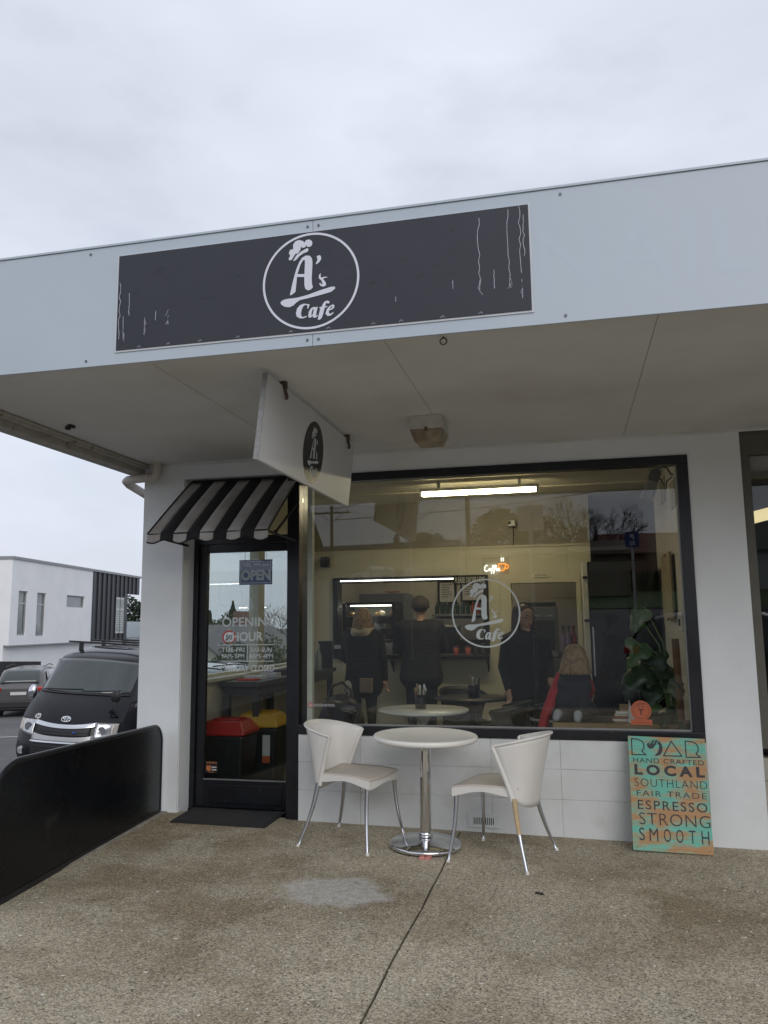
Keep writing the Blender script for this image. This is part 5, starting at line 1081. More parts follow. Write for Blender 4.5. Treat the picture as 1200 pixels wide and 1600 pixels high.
vpatch('grille_mesh', -.44, .44, lambda x: .735+.02*(x/.44)**2, lambda x: .842+.045*(x/.44)**2, vtrim, .006)
for k in range(2): vpatch('grille_slat', -.42, .42, .755+k*.04, .768+k*.04, vtrim, .016)
vpatch('lower_grille_bar', -.50, .50, lambda x: .655+.0*x, lambda x: .725+.045*abs(x/.5)**3, silver, .014)
vpatch('chrome_lip', -.52, .52, .625, .650, chrome, .016)
vpatch('air_intake', -.50, .50, .35, .60, mat('intake_dark', (.008,.008,.009), .6), .004)
for k in range(5): vpatch('intake_slat', -.48, .48, .38+k*.044, .392+k*.044, vtrim, .012, nz=2)
for s in (-1, 1):
    x0, x1 = (.50*s, .80*s) if s > 0 else (-.80, -.50)
    h = vpatch('headlight', x0, x1, lambda x: .715+.045*(abs(x)-.5)/.3, lambda x: .955-.01*(abs(x)-.5)/.3, lamp_c, .010, nx=10)
    vpatch('indicator', (.72 if s > 0 else -.795), (.795 if s > 0 else -.72), .77, .94, mat('lamp_amberclear', (.50,.46,.40), .15, metal=.3), .016, h, nx=5)
    cx = .60*s; pr = vp(cx, .84, .018); put('reflector', MB().lathe([(.0,.0),(.04,.004),(.062,.02),(.066,.02)], 20).mesh('rf'), chrome, h, True, mtx=frame_mtx((1,0,0),(0,0,1),pr))
    vpatch('headlight_rim', x0, x1, .952, .966, vtrim, .014, h, nx=10, nz=2)
    f = vp(.70*s, .47, .006); put('fog_lamp', MB().lathe([(0,.004),(.04,.006),(.05,.0),(.06,.012),(.062,0)], 20).mesh('fl'), lamp_c, van, True, mtx=frame_mtx((1,0,0),(0,0,1),f))
# badge: three interlocked ovals
bq = vp(0, .985, .012); bm = frame_mtx((1,0,0), (Vector((0,.62,.78))), bq)
el = lambda rx, rz, cx=0, cz=0, n=28: MB().tube([(cx+rx*cos(2*pi*i/n), cz+rz*sin(2*pi*i/n), 0) for i in range(n+1)], .008, 6, caps=False)
be = el(.075,.050); 
for q in (el(.026,.046), el(.052,.020,0,.020)): be.add(q.v, q.f, True)
put('badge', be.mesh('bg'), chrome, van, True, mtx=bm)
sq = vp(-.50, 1.0, .008); put('round_decal', merge([(logo_disc, S3(.05,.05,.3))]), mat('decal_silver', (.5,.5,.5), .4), van, True, mtx=frame_mtx((1,0,0),(0,.62,.78),sq))
put('decal_number', text_mesh('50', .055, .045, bold=.03), vtrim, van, True, mtx=frame_mtx((1,0,0),(0,.62,.78),sq+Vector((-.028,-.018,-.018))))
for x0, x1, dz in ((-.62,.02,0),(.02,.62,0)):
    put('wiper', MB().tube([vp(x0+(x1-x0)*k/8, 1.385+.03*k/8, .02) for k in range(9)], .008, 6).mesh('wp'), vtrim, van, True)
for s in (-1, 1):
    m_ = put('side_mirror', MB().ell((s*.97,.85,1.30),(.08,.06,.13),14,10).bar((s*.83,.88,1.24),(s*.95,.86,1.26),.04).mesh('sm'), chrome, van, True)
    put('side_window', MB().add([(s*.845,.80,1.16),(s*.835,1.75,1.16),(s*.735,1.75,1.74),(s*.755,1.30,1.74)], [(0,1,2,3) if s > 0 else (3,2,1,0)]).mesh('sw'), vglass, van, True)
    put('rear_side_window', MB().add([(s*.84,1.85,1.16),(s*.83,4.5,1.16),(s*.735,4.5,1.74),(s*.735,1.85,1.74)], [(0,1,2,3) if s > 0 else (3,2,1,0)]).mesh('sw'), vglass, van, True)
    for y in (1.05, 3.7):
        wl = put('wheel', MB().tube([(s*.66,y,.33),(s*.86,y,.33)], .33, 28).mesh('wh'), tyre, van, True); put('rim', MB().tube([(s*.861,y,.33),(s*.868,y,.33)], .2, 20).mesh('ri'), alu, wl, True)
put('bonnet_mirror', MB().ell((.70,.34,1.37),(.085,.05,.10),14,10).tube([(.70,.34,1.31),(.70,.26,1.17),(.74,.34,1.07),(.78,.42,1.02)], .018, 8).mesh('bm'), vtrim, van, True)
for y in (1.65, 2.6, 3.6): put('roof_rack_bar', MB().bar((-.80,y,2.15),(.80,y,2.15), .07, .03).box(-.60,-.54,y-.03,y+.03,1.99,2.135).box(.54,.60,y-.03,y+.03,1.99,2.135).mesh('rk'), vtrim, van, True)
for k in range(5): put('roof_rib', MB().bar((-.42+k*.21,1.9,2.074),(-.42+k*.21,4.6,2.074), .03, .012).mesh('rb'), vblack, van, True)
put('dashboard_top', MB().bar((-.6,.75,1.2),(.6,.75,1.2), .15, .02).mesh('db'), vtrim, van, True)
put('grille_cord', MB().tube([vp(.17,.80,.03),vp(.20,.79,.035),vp(.225,.80,.03)], .012, 6).mesh('gc'), mat('cord_blue', (.02,.08,.35), .5), van, True)

def car(name, label, loc, rz, paint, group=None, prof=None, L=4.6, Wd=.9, rearlamps=True, cat='car'):
    """hatch or estate: rings along the length give body and cabin, then glazing, lamps and wheels as parts. Nose at +y"""
    t = thing(name, label, cat, loc, rz, group)
    top = prof or [(-2.3,.95),(-2.25,1.10),(-2.05,1.40),(-1.75,1.62),(-1.2,1.69),(0,1.69),(.35,1.60),(1.0,1.10),(1.3,1.02),(2.0,.90),(2.25,.72),(2.3,.55)]
    n = 40; rings = []; N_ = 22
    for i in range(n+1):
        y = -2.3+4.6*i/n; zt = smooth_prof(top, y, .05); e = abs(y)/2.3; w_ = Wd*(1-.16*e**5); zb = .24+.10*max(0, e-.85)/.15
        ring_ = []
        for k in range(N_+1):
            a = k/N_; 
            if a < .3: q = a/.3; x, z = w_*(.94+.06*sin(pi*q*.5)), zb+(min(zt,.98)-zb)*q
            elif a < .42: q = (a-.3)/.12; zz = min(zt,.98); x, z = w_*(1-.24*q*(1 if zt > 1.1 else .55)), zz+(zt-.05-zz)*q if zt > 1.03 else zz*(1)+(zt-zz)*q
            else: x = None
            ring_.append((x, z) if x is not None else None)
        left = [p_ for p_ in ring_ if p_]; xe, ze = left[-1]
        full = [(-p_[0], p_[1]) for p_ in left]; m_ = 8
        full += [(-xe+2*xe*q/m_, zt+(ze-zt)*abs(1-2*q/m_)**3) for q in range(1, m_)]; full += [(p_[0], p_[1]) for p_ in reversed(left)]
        rings.append([(x, y*L/4.6, z) for x, z in full])
    K = len(rings[0]); vs = [p_ for r_ in rings for p_ in r_]; fs = []
    for i in range(n):
        for k in range(K-1): a = i*K+k; fs.append((a, a+1, a+K+1, a+K))
        fs.append((i*K+K-1, i*K, (i+1)*K, (i+1)*K+K-1))
    b = MB().add(vs, fs, True); b.add(rings[0], [tuple(range(K))]); b.add(rings[-1], [tuple(range(K-1,-1,-1))])
    put('body', b.mesh('cb'), paint, t, True)
    s_ = L/4.6
    def on_top(x, y, off=.006): return (x, y*s_, smooth_prof(top, y, .05)+off)
    rw = put('rear_window', MB().sheet(lambda u, v: (-.60+1.2*u*(1) if 0 else (-.62+1.24*u)*(1-.12*v), (-2.20+.42*v)*s_, smooth_prof(top, -2.20+.42*v, .05)+.012), 8, 6, -.01).mesh('rw'), vglass, t, True)
    put('windscreen', MB().sheet(lambda u, v: ((-.62+1.24*u)*(1-.1*v), (1.0-.62*v)*s_, smooth_prof(top, 1.0-.62*v, .05)+.008), 8, 6, -.01).mesh('w'), vglass, t, True)
    for s in (-1, 1):
        put('side_glass', MB().add([(s*Wd*.985,-1.85*s_,1.03),(s*Wd*.985,.85*s_,1.03),(s*Wd*.79,.30*s_,1.52),(s*Wd*.79,-1.55*s_,1.55)], [(0,1,2,3) if s > 0 else (3,2,1,0)]).mesh('sg'), vglass, t, True)
        put('tail_light', MB().box(s*.55 if s > 0 else -.83, .83 if s > 0 else -.55, -2.335*s_, -2.05*s_, .92, 1.06).mesh('tl', .03), mat('tail_red', (.42,.015,.015), .2), t, True)
        put('headlight', MB().box(s*.48 if s > 0 else -.80, .80 if s > 0 else -.48, 2.1*s_, 2.30*s_, .66, .80).mesh('hl', .03), lamp_c, t, True)
        for y in (-1.4, 1.4):
            wl = put('wheel', MB().tube([(s*(Wd-.19),y*s_,.34),(s*(Wd+.01),y*s_,.34)], .34, 24).mesh('wh'), tyre, t, True); put('rim', MB().tube([(s*(Wd+.011),y*s_,.34),(s*(Wd+.018),y*s_,.34)], .22, 18).mesh('ri'), alu, wl, True)
            put('wheel_arch', MB().tube([(s*(Wd-.2),y*s_,.36),(s*(Wd-.004),y*s_,.36)], .41, 24).mesh('wa'), vtrim, t, True)
        put('door_mirror', MB().ell((s*(Wd+.08),.62*s_,1.05),(.10,.06,.07),10,8).mesh('dm'), paint, t, True)
        put('roof_rail', MB().tube([on_top(s*.62,-1.5,.04),on_top(s*.62,-.5,.06),on_top(s*.62,.2,.04)], .016, 6).mesh('rr'), vtrim, t, True)
    put('rear_bumper', MB().box(-.84,.84,-2.36*s_,-2.1*s_,.36,.62).mesh('rb', .05), vtrim, t, True)
    put('number_plate', MB().box(-.25,.25,-2.345*s_,-2.30*s_,.80,.90).mesh('np'), mat('plate_white', (.6,.6,.58), .5), t, True)
    put('front_grille', MB().box(-.5,.5,2.22*s_,2.31*s_,.48,.62).mesh('fg', .01), vtrim, t, True)
    return t
bronze = mat('grey_bronze_paint', (.13,.125,.125), .25, metal=.5, coat=.5, var=.05)
car('grey_suv', 'grey sport utility car with red tail lamps parked beyond the van', (-19.25, 25.85, gz(-19.25,25.85)), RAD(26), bronze)
car('silver_estate', 'pale silver car parked between the grey car and the white building', (-20.3, 31.5, gz(-20.3,31.5)), RAD(-4), mat('silver_paint', (.5,.51,.53), .25, metal=.5, coat=.5))

# white building with dark standing seam cladding
hb = thing('white_office_building', 'white two storey building with slot windows and dark metal clad end', 'building', (-25.1, 31.9, -1.9))
KB = 1.45                                                            # plan module of the facade
A = Vector((-25.13, 31.89, 0)); dirb = Vector((-1.86, 10.94, 0)).normalized(); perp = Vector((-dirb.y, dirb.x, 0))
stucco = mat('white_stucco', (.86,.865,.87), .75, var=.05, vscale=.8, bump=.1, bscale=20); capm = mat('grey_cap', (.30,.31,.32), .5); win_g = mat('tinted_pane', (.22,.25,.24), .08, metal=.4, var=.25, vscale=.8, spec=1.0); clad = mat('dark_cladding', (.065,.07,.08), .4, metal=.4, var=.08)
mB = Matrix((dirb, Vector((0,0,1)), dirb.cross(Vector((0,0,1))))).transposed().to_4x4(); mB.translation = A
zb = lambda z: 1.45+(z-1.45)*KB
Hr = 4.66; Ls = 8.82; BB = .68
wins = [(.68,1.53,1.12,3.21), (2.45,3.38,1.06,3.19), (5.65,7.85,2.55,3.18)]
put('upper_wall', poly_mesh([rect(0,Ls,BB,Hr)]+[rect(a,b,c,d) for a, b, c, d in wins], .25), stucco, hb, mtx=mB@T((0,0,-.125)))
put('lower_wall', poly_mesh([rect(.15,16.2,-3.2,BB-.06), rect(6.1,11,-3.0,zb(.42))], .2), stucco, hb, mtx=mB@T((0,0,-.35)))
put('shadow_gap', MB().box(.02,16.1,BB-.058,BB-.002,-.2,.03).mesh('sg'), capm, hb, mtx=mB)
put('garage_recess', MB().box(6,11.2,-3.1,zb(.5),-1.2,-1.1).mesh('gr'), dark_in, hb, mtx=mB)
put('roof_cap', MB().box(-.06,16.3,Hr,Hr+.13,-.3,.06).mesh('rc'), capm, hb, mtx=mB)
put('side_wall', MB().box(-.0,.25,-3.2,Hr-.01,-12,-.251).mesh('sw'), stucco, hb, mtx=mB)
put('side_cap', MB().box(-.06,.3,Hr,Hr+.13,-12,-.301).mesh('sc'), capm, hb, mtx=mB)
put('roof_deck', MB().box(.3,16,Hr-.3,Hr-.2,-12,-.31).mesh('rd'), capm, hb, mtx=mB)
for k, (a, b, c, d) in enumerate(wins):
    wf_ = put('window', MB().box(a,a+.07,c,d,-.16,-.08).box(b-.07,b,c,d,-.16,-.08).box(a,b,c,c+.07,-.161,-.079).box(a,b,d-.07,d,-.161,-.079).mesh('wf'), capm, hb, mtx=mB)
    if k < 2: put('transom_bar', MB().box(a+.07,b-.07,d-.62,d-.55,-.15,-.09).mesh('tb'), mat('pale_bar', (.5,.5,.5), .5), wf_, mtx=mB)
    put('pane', MB().box(a+.07,b-.07,c+.07,d-.07,-.135,-.125).mesh('p'), win_g, wf_, mtx=mB)
x = Ls+.02; CE = 16.2; op0 = 14.3
while x < CE-.2:
    w_ = .67; lo = BB if x < op0-.3 else 3.57
    put('cladding_panel', MB().box(x+.012,x+w_-.012,lo,Hr-.01,-.20,-.02).mesh('cp'), clad, hb, mtx=mB); put('cladding_seam', MB().box(x-.014,x+.0115,lo,Hr-.01,-.2,.05).mesh('cs'), vtrim, hb, mtx=mB); x += w_
cx0, cx1 = 12.2, 13.6
cw = put('clad_window', MB().box(cx0,cx1,zb(1.2),zb(2.72),-.05,.03).mesh('cw'), mat('white_frame', (.6,.6,.6), .5), hb, mtx=mB); put('pane', MB().box(cx0+.12,cx1-.12,zb(1.28),zb(2.18),.031,.036).mesh('p'), win_g, cw, mtx=mB); put('pane', MB().box(cx0+.12,cx1-.12,zb(2.26),zb(2.64),.031,.036).mesh('p'), win_g, cw, mtx=mB)
for q in range(9): put('louvre', MB().box(cx0+.14,cx1-.14,zb(1.32+q*.09),zb(1.345+q*.09),.037,.043).mesh('lv'), mat('pale_bar'), cw, mtx=mB)
put('balcony', MB().box(op0+.3,19,zb(.75),zb(1.0),-4.3,-.1).mesh('ba'), capm, hb, mtx=mB); put('balcony_glass', MB().box(op0+.35,19,zb(1.01),zb(1.70),-.22,-.2).mesh('bg'), mat('balcony_glass', (.45,.52,.55), .2), hb, mtx=mB)
put('downpipe', MB().tube([(-.1,zb(2.5),-1.05),(-.1,-3,-1.05)], .09, 12).mesh('dp'), stucco, hb, mtx=mB); put('rain_head', frust(-.36,-.02,zb(2.42),zb(2.74),-1.30,-.36,-.02,zb(2.42),zb(2.74),-.80).mesh('rh'), mat('rain_head_grey', (.40,.41,.43), .5), hb, mtx=mB)
fn_ = thing('dark_fence', 'dark boarded fence running behind the parked grey car', 'fence', (-24.0, 29.9, -1.6))
for k in range(14): put('board', MB().box(-26.0+k*.29,-26.0+k*.29+.275,29.9,29.95,-1.9,.05).mesh('fb'), mat('fence_stain', (.02,.02,.022), .6, var=.3), fn_)
put('rail', MB().box(-26.0,-21.95,29.955,30.0,-.4,-.3).mesh('fr'), mat('fence_stain'), fn_)
# painted lines in the side street
for k, (x0, y0, x1, y1) in enumerate(((-17.5,17.2,-11.5,18.6),(-11.0,9.5,-6.0,10.2))):
    n = 12; vsl = []; dv = Vector((x1-x0, y1-y0, 0)); pv = Vector((-dv.y, dv.x, 0)).normalized()*.06
    for i in range(n+1):
        q = Vector((x0, y0, 0))+dv*i/n
        for s in (-1, 1): r_ = q+pv*s; vsl.append((r_.x, r_.y, gz(r_.x, r_.y)+.012))
    put('road_marking', MB().add(vsl, [(i*2, i*2+2, i*2+3, i*2+1) for i in range(n)]).mesh('rm'), roadpaint, kind='structure')

# ------------------------------------------------------------------ trees
def needle_crown(base, H_, R_, m, parent, seed, n=2600, shape='cone', bare=.12):
    n = int(n*2.6); rr = random.Random(seed); vs = []; fs = []; b = Vector(base)
    for i in range(n):
        if shape == 'cone':
            t = rr.random()**.75; tier = .78+.22*math.cos(t*H_*5.0); rad = R_*(1-t)**.85*tier*(.85+.3*rr.random())*math.sqrt(rr.uniform(.12,1)); z = bare*H_+t*H_*(1-bare); a = rr.uniform(0, 2*pi); c = b+Vector((rad*cos(a), rad*sin(a), z-.25*rad))
        else:
            u = Vector((rr.gauss(0,1), rr.gauss(0,1), rr.gauss(0,1))).normalized(); k = .55+.45*rr.random()**.5; lob = 1+.22*sin(u.x*5+seed)+.18*sin(u.y*6+u.z*4+seed*2); c = b+Vector((u.x*R_*k*lob, u.y*R_*k*lob, H_*.55+u.z*H_*.45*k*lob)); a = rr.uniform(0, 2*pi)
        s = rr.uniform(.5,1.2)*R_*.06; d = Vector((rr.gauss(0,1), rr.gauss(0,1), rr.gauss(0,.6))).normalized(); e = d.orthogonal().normalized(); e = (Matrix.Rotation(rr.uniform(0,6.28), 3, d)@e)
        o = len(vs); vs += [c-d*s, c+e*s*.45, c+d*s, c-e*s*.45]; fs.append((o, o+1, o+2, o+3))
    return put('crown', MB().add(vs, fs).mesh('crown'), m, parent)
def tree(label, x, y, H_, R_, m, seed, shape='cone', n=2600, group='trees'):
    z = gz(x, y); t = thing('conifer_tree' if shape == 'cone' else 'leafy_tree', label, 'tree', (x, y, z), group=group)
    put('trunk', MB().tube([(x,y,z-.2),(x+.05*R_,y,z+H_*.4),(x,y,z+H_*.85)], [H_*.03,H_*.02,H_*.006], 10).mesh('tr'), mat('bark', (.07,.055,.045), .9, var=.3, vscale=12), t)
    for k in range(7): a = k*2.4; zz = z+H_*(.25+.07*k); put('limb', MB().tube([(x,y,zz),(x+.6*R_*cos(a),y+.6*R_*sin(a),zz+H_*.07)], [H_*.009,H_*.002], 6).mesh('lm'), mat('bark'), t)
    needle_crown((x,y,z), H_, R_, m, t, seed, n, shape)
pine = mat('pine_needles', (.025,.045,.022), .8, var=.4, vscale=2); leafg = mat('olive_leaves', (.05,.075,.025), .8, var=.4, vscale=2); dull = mat('dull_winter_leaves', (.07,.062,.045), .85, var=.4, vscale=2)
tree('dark pine standing beside the clad end of the white building', -33.2, 57.0, 5.9, 3.4, pine, 3, 'round', 3200)
tree('short conifer at the edge of the row beyond the side window', -30.2, 63.5, 5.2, 1.5, pine, 5); tree('slim tall conifer second in the row beyond the side window', -28.2, 63.8, 6.0, 1.5, pine, 6); tree('tallest conifer framed by the door lettering', -26.4, 64.5, 6.6, 1.9, pine, 7); tree('broad rounded tree between the conifers beyond the side window', -27.4, 62.0, 4.4, 3.0, leafg, 8, 'round', 3000)
tree('low green garden bush in front of the gabled house', -12.9, 31.5, 2.5, 1.5, leafg, 12, 'round', 1500)
def gable_house(label, x, y, rz, L, Wd, H_, ridge, wallc, roofc, group='houses'):
    z = gz(x, y); t = thing('gabled_house', label, 'house', (x,y,z-.3), rz, group)
    wm = mat('weatherboard_%s' % wallc[0], wallc[1], .7, var=.06); rm = mat('roof_%s' % roofc[0], roofc[1], .7, var=.12)
    put('wall', MB().box(-L/2,L/2,-Wd/2,Wd/2,0,H_).add([(-L/2,-Wd/2,H_),(-L/2,Wd/2,H_),(-L/2,0,ridge-.12),(L/2,-Wd/2,H_),(L/2,Wd/2,H_),(L/2,0,ridge-.12)], [(0,2,1),(3,4,5),(0,3,5,2),(1,2,5,4)]).mesh('w'), wm, t, True)
    rf_ = None
    for s in (-1, 1): rf_ = put('roof', MB().add([(-L/2-.3,s*(Wd/2+.4),H_-.2),(L/2+.3,s*(Wd/2+.4),H_-.2),(L/2+.3,0,ridge),(-L/2-.3,0,ridge),(-L/2-.3,s*(Wd/2+.4),H_-.3),(L/2+.3,s*(Wd/2+.4),H_-.3),(L/2+.3,0,ridge-.1),(-L/2-.3,0,ridge-.1)], [(0,1,2,3),(7,6,5,4),(0,4,5,1),(1,5,6,2),(2,6,7,3),(3,7,4,0)]).mesh('r'), rm, t, True)
    put('chimney', MB().box(L*.2,L*.2+.6,.3,.9,ridge-.9,ridge+.7).mesh('c'), mat('chimney_brick', (.2,.12,.09), .85), rf_, True)
    for k in range(12): put('weatherboard', MB().box(-L/2-.01,L/2+.01,-Wd/2-.02,-Wd/2-.001,.2+k*H_/13,.2+k*H_/13+.02).mesh('wb'), wm, t, True)
    for px in (-L*.28, L*.28):
        w_ = put('window', MB().box(px-.7,px+.7,-Wd/2-.05,-Wd/2+.05,H_*.35,H_*.8).mesh('wi'), mat('white_frame'), t, True); put('pane', MB().box(px-.6,px+.6,-Wd/2-.06,-Wd/2-.051,H_*.39,H_*.77).mesh('pn'), win_g, w_, True)
    return t
gable_house('cream weatherboard house with grey gable seen through the door', -17.2, 38.5, RAD(64), 5, 5.5, 2.2, 3.7, ('cream',(.55,.52,.44)), ('grey',(.17,.16,.16)))
gable_house('white walled house behind the side window mullion', -15.0, 46.5, RAD(-15), 8, 7, 1.7, 2.7, ('white',(.62,.63,.64)), ('slate',(.45,.46,.48)))
def road_sign(label, x, y, h, r, txt, group, disc=True):
    z = gz(x, y); t = thing('speed_sign', label, 'sign', (x,y,z), math.atan2(-x, y) if y > 0 else math.atan2(x, -y+11.7)+pi, group)
    put('post', MB().tube([(0,0,-.2),(0,0,h)], .035, 10).mesh('p'), mat('galvanised', (.5,.5,.5), .4, metal=.5), t, True)
    f0 = frame_mtx((1,0,0),(0,0,1),(0,-.05,h-r-.1))
    put('disc', merge([(logo_disc, S3(r,r,1))]), mat('sign_face_white', (.7,.7,.7), .5), t, True, mtx=f0); put('red_ring', poly_mesh([ring(r,1,40), ring(r*.76,1,40)], .004), mat('sign_ring_red', (.5,.02,.02), .5), t, True, mtx=f0@T((0,0,.005))); put('numerals', text_mesh(txt, r*.95, r*.7, bold=.03), vtrim, t, True, mtx=f0@T((-r*.475,-r*.35,.006)))
road_sign('red ringed speed sign reading 50 seen through the door', -14.7, 32.9, 3.05, .30, '50', 'speed signs')
car('dark_hatchback', 'dark car parked beyond the side window seen through the door', (-8.4, 17.2, gz(-8.4,17.2)), RAD(70), mat('dark_teal_paint', (.03,.04,.045), .2, coat=.6))
car('white_hatchback', 'white car parked further beyond the side window', (-12.2, 25.0, gz(-12.2,25)), RAD(80), mat('white_car_paint', (.8,.8,.8), .25, coat=.6))

# ================================================================== across the road, mirrored in the shop window
wcp = mat('white_car_paint')
car('white_suv', 'white car parked up the hill across the road, mirrored in the window', (-18.9, -64.5, gz(-18.9,-64.5)), RAD(72), wcp)
car('silver_car', 'silver car on the far slope mirrored in the window', (-13.2, -57, gz(-13.2,-57)), RAD(150), mat('silver_paint'))
car('pale_hatchback', 'pale car parked at the head of the far row mirrored in the window', (-11.4, -62, gz(-11.4,-62)), RAD(160), mat('silver_paint'))
car('black_hatchback', 'dark car parked lowest in the far row mirrored in the window', (-9.3, -49, gz(-9.3,-49)), RAD(165), mat('dark_teal_paint'))
car('pale_estate', 'silver car nearest the hatch glow in the mirrored row', (-9.0, -60, gz(-9,-60)), RAD(160), mat('silver_paint'))
car('parked_dark_car', 'dark car at the kerb behind the photographer mirrored beside the plant', (3.35, -4.1, gz(3.3,-4.1)), RAD(-84), mat('dark_teal_paint'))
def power_pole(label, x, y, h):
    z = gz(x, y); t = thing('power_pole', label, 'power pole', (x,y,z), group='power poles'); wdm = mat('pole_timber', (.10,.085,.07), .9, var=.2)
    put('post', MB().tube([(0,0,-.3),(0,0,h)], [.16,.11], 10).mesh('p'), wdm, t, True)
    for k, zz in enumerate((h-.6, h-1.3)[:1 if h < 7 else 2]):
        c_ = put('crossarm', MB().box(-1.5,1.5,-.06,.06,zz,zz+.12).bar((-.9,0,zz),(0,0,zz-.7),.05).bar((.9,0,zz),(0,0,zz-.7),.05).mesh('ca'), wdm, t, True)
        for q in range(4): put('insulator', MB().lathe([(.05,0),(.06,.08),(.03,.14),(0,.15)], 10, (-1.3+q*.86,0,zz+.12)).mesh('in'), vtrim, c_, True)
power_pole('timber power pole with crossarms mirrored at the door side of the window', -17.4, -45.7, 6.7); power_pole('smaller timber power pole mirrored under the hanging sign', -14.5, -61.9, 5.2); power_pole('tall bare power pole mirrored under the fluorescent tube', -5.2, -31.0, 9.5)
gable_house('dark tiled house on the hill mirrored beside the door', -23.5, -82, RAD(8), 17, 9, 2.4, 4.4, ('taupe',(.16,.15,.13)), ('brown',(.06,.055,.05)))
gable_house('long tan building mirrored across the middle of the window', -1.2, -39.5, RAD(2), 9.6, 9, 2.6, 3.6, ('tan',(.20,.165,.12)), ('rust',(.09,.06,.045)))
gable_house('red roofed house mirrored above the fridge', 8.2, -62.0, RAD(-5), 11, 8, 2.4, 4.3, ('brick',(.20,.10,.07)), ('red',(.16,.05,.035)))
gable_house('white trimmed house mirrored at the pillar end of the window', 13.2, -44, RAD(12), 9, 8, 2.6, 4.6, ('white',(.5,.5,.5)), ('green',(.10,.13,.09)))
tree('rounded dark tree mirrored above the far cars', -14.4, -74, 4.6, 3.6, pine, 21, 'round', 2600, 'mirrored trees'); tree('broad dark tree mirrored behind the tan building', -4.0, -50, 5.8, 4.0, pine, 22, 'round', 2600, 'mirrored trees')
def bare_tree(label, x, y, H_, seed):
    rr = random.Random(seed); z = gz(x, y); t = thing('bare_tree', label, 'tree', (x,y,z), group='leafless trees'); bk = mat('winter_bark', (.06,.04,.03), .9, var=.2)
    put('trunk', MB().tube([(0,0,-.2),(.05,0,H_*.2),(0,.1,H_*.42)], [H_*.035,H_*.028,H_*.02], 8).mesh('t'), bk, t, True); mb = MB()
    def grow_b(p, d, L, r, k):
        e = p+d*L+Vector((0,0,L*.12)); mb.tube([p, (p+e)/2+Vector((rr.uniform(-.05,.05)*L, rr.uniform(-.05,.05)*L, 0)), e], [r, r*.8, r*.55], 4, caps=False)
        if k: 
            for i in range(3 if k > 1 else 4): grow_b(e, (d+Vector((rr.uniform(-.8,.8), rr.uniform(-.8,.8), rr.uniform(-.35,.5)))).normalized(), L*rr.uniform(.6,.8), r*.55, k-1)
    for i in range(7): a = i*.9; grow_b(Vector((0,.1,H_*(.25+.025*i))), Vector((cos(a)*.8, sin(a)*.8, .75)).normalized(), H_*.22, H_*.014, 4)
    put('crown', mb.mesh('cr'), bk, t, True)
bare_tree('leafless tree mirrored above the kitchen doorway', -.2, -40.5, 6.6, 4); bare_tree('leafless reddish tree mirrored over the fridge', 3.1, -46, 6.0, 8)
bare_tree('leafless tree close to the cream mullion beyond the side window', -17.6, 48.5, 5.4, 14); bare_tree('leafless tree beyond the last side pane', -14.2, 47.5, 5.2, 15)
# verge, hedge
gv = []; fsx = []; xs2 = [.2+1.6*i for i in range(18)]; ys2 = [-40+1.2*i for i in range(12)]
for x in xs2:
    for y in ys2: gv.append((x, y, gz(x, y)+.05))
for i in range(17):
    for j in range(11): a = i*12+j; fsx.append((a, a+12, a+13, a+1))
put('grass_verge', MB().add(gv, fsx, True).mesh('gv'), grass_m, kind='structure')
hd_ = thing('clipped_hedge', 'dark clipped hedge along the far verge mirrored in the window', 'hedge', (10, -41.5, gz(10,-41.5))); rr = random.Random(5); vs = []; fs = []
for i in range(3600):
    c = Vector((rr.uniform(.5,26), -41.5+rr.uniform(-.6,.6), gz(8,-41.5)+rr.uniform(0,1.25))); s = rr.uniform(.08,.2); d = Vector((rr.gauss(0,1),rr.gauss(0,1),rr.gauss(0,1))).normalized(); e = d.orthogonal().normalized(); o = len(vs); vs += [c-d*s, c+e*s*.6, c+d*s, c-e*s*.6]; fs.append((o,o+1,o+2,o+3))
put('foliage', MB().add(vs, fs).mesh('hf'), pine, hd_); put('core', MB().box(.6,25.9,-41.95,-41.05,gz(8,-41.5)-.2,gz(8,-41.5)+1.1).mesh('hc'), pine, hd_)
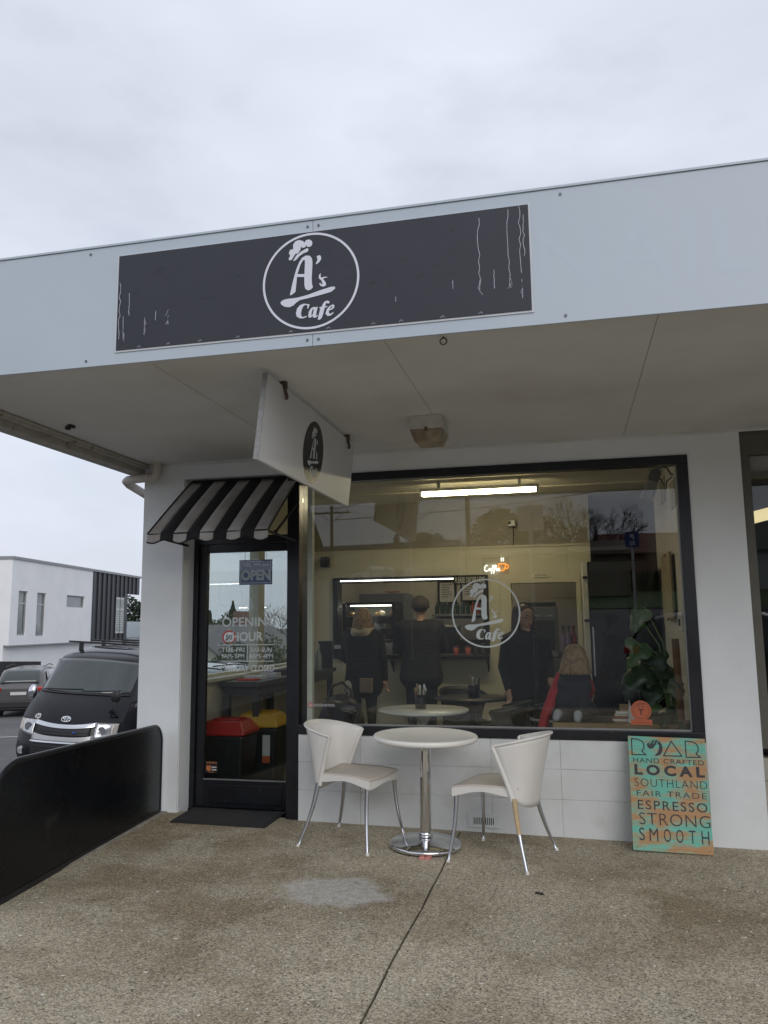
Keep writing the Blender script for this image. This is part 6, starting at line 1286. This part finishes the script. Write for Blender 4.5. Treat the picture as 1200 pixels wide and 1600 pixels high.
# street signs and posts behind the photographer
galv = mat('galvanised', (.5,.5,.5), .4, metal=.5)
def post(name, label, x, y, top, cat='post', r=.03):
    z = gz(x, y) if y < -2.7 else fz(x); t = thing(name, label, cat, (x,y,z), group='street posts'); put('post', MB().tube([(0,0,-.2),(0,0,top-z)], r, 10).mesh('p'), galv, t, True); return t, z
t, z = post('street_name_sign', 'blue street name blade on a pale post mirrored in the window', -3.4, -14.05, 4.3, 'sign')
put('name_blade', MB().box(-1.0,-.02,-.015,.015,2.36-.0,2.58).mesh('nb'), mat('blade_blue', (.05,.08,.18), .5), t, True, loc=(0,0,4.0-z-2.4))
put('name_words', text_mesh('WINDSOR ST', .82, .13, bold=.02), mat('sign_face_white'), t, True, mtx=frame_mtx((-1,0,0),(0,0,1),(-.10,.017,4.0-z)))
t, z = post('parking_sign', 'small blue parking time sign on a pale post mirrored near the plant', 1.24, -4.2, 3.2, 'sign', .026)
put('plate', MB().box(-.13,.13,.03,.036,0,.30).mesh('pl'), mat('parking_blue', (.03,.06,.22), .5), t, True, loc=(0,0,2.88-z)); put('plate_words', merge([(text_mesh('P', .08, .10, bold=.03), T((.04,.15,0))), (text_mesh('60', .10, .09, bold=.03), T((.03,.03,0)))]), mat('sign_face_white'), t, True, mtx=frame_mtx((-1,0,0),(0,0,1),(.08,.037,2.88-z)))
t, z = post('signpost', 'pale signpost with square plate mirrored beside the woman in glasses', -.56, -1.3, 3.3, 'post', .035); put('back_plate', MB().box(-.21,.21,-.05,-.045,0,.42).mesh('bp'), galv, t, True, loc=(0,0,2.95-z))
post('flag_post', 'slim pale post mirrored through the serving hatch', -4.25, -9.9, 3.75); 
road_sign('speed sign on the hill mirrored near the door', -18.2, -50, 3.0, .42, '50', 'speed signs'); road_sign('speed sign on the hill mirrored over the order sign', -6.2, -36, 3.0, .36, '50', 'speed signs')

wire = mat('wire_grey', (.25,.25,.25), .5)
for k, (a, b, lab) in enumerate((((-17.4,-45.7,10.2),(-5.2,-31.0,11.2),'slack overhead wire between the mirrored poles'),((-17.4,-46.5,9.5),(14,-30,10.0),'long overhead wire crossing the mirrored sky'),((-14.5,-61.9,10.9),(-5.2,-31.2,10.4),'thin overhead wire running uphill in the mirror image'))):
    A_, B_ = Vector(a), Vector(b); put('overhead_wire', MB().tube([A_.lerp(B_, q/10)+Vector((0,0,-.7*sin(pi*q/10))) for q in range(11)], .035, 6).mesh('ow'), wire, label=lab, cat='wire', group='overhead wires')
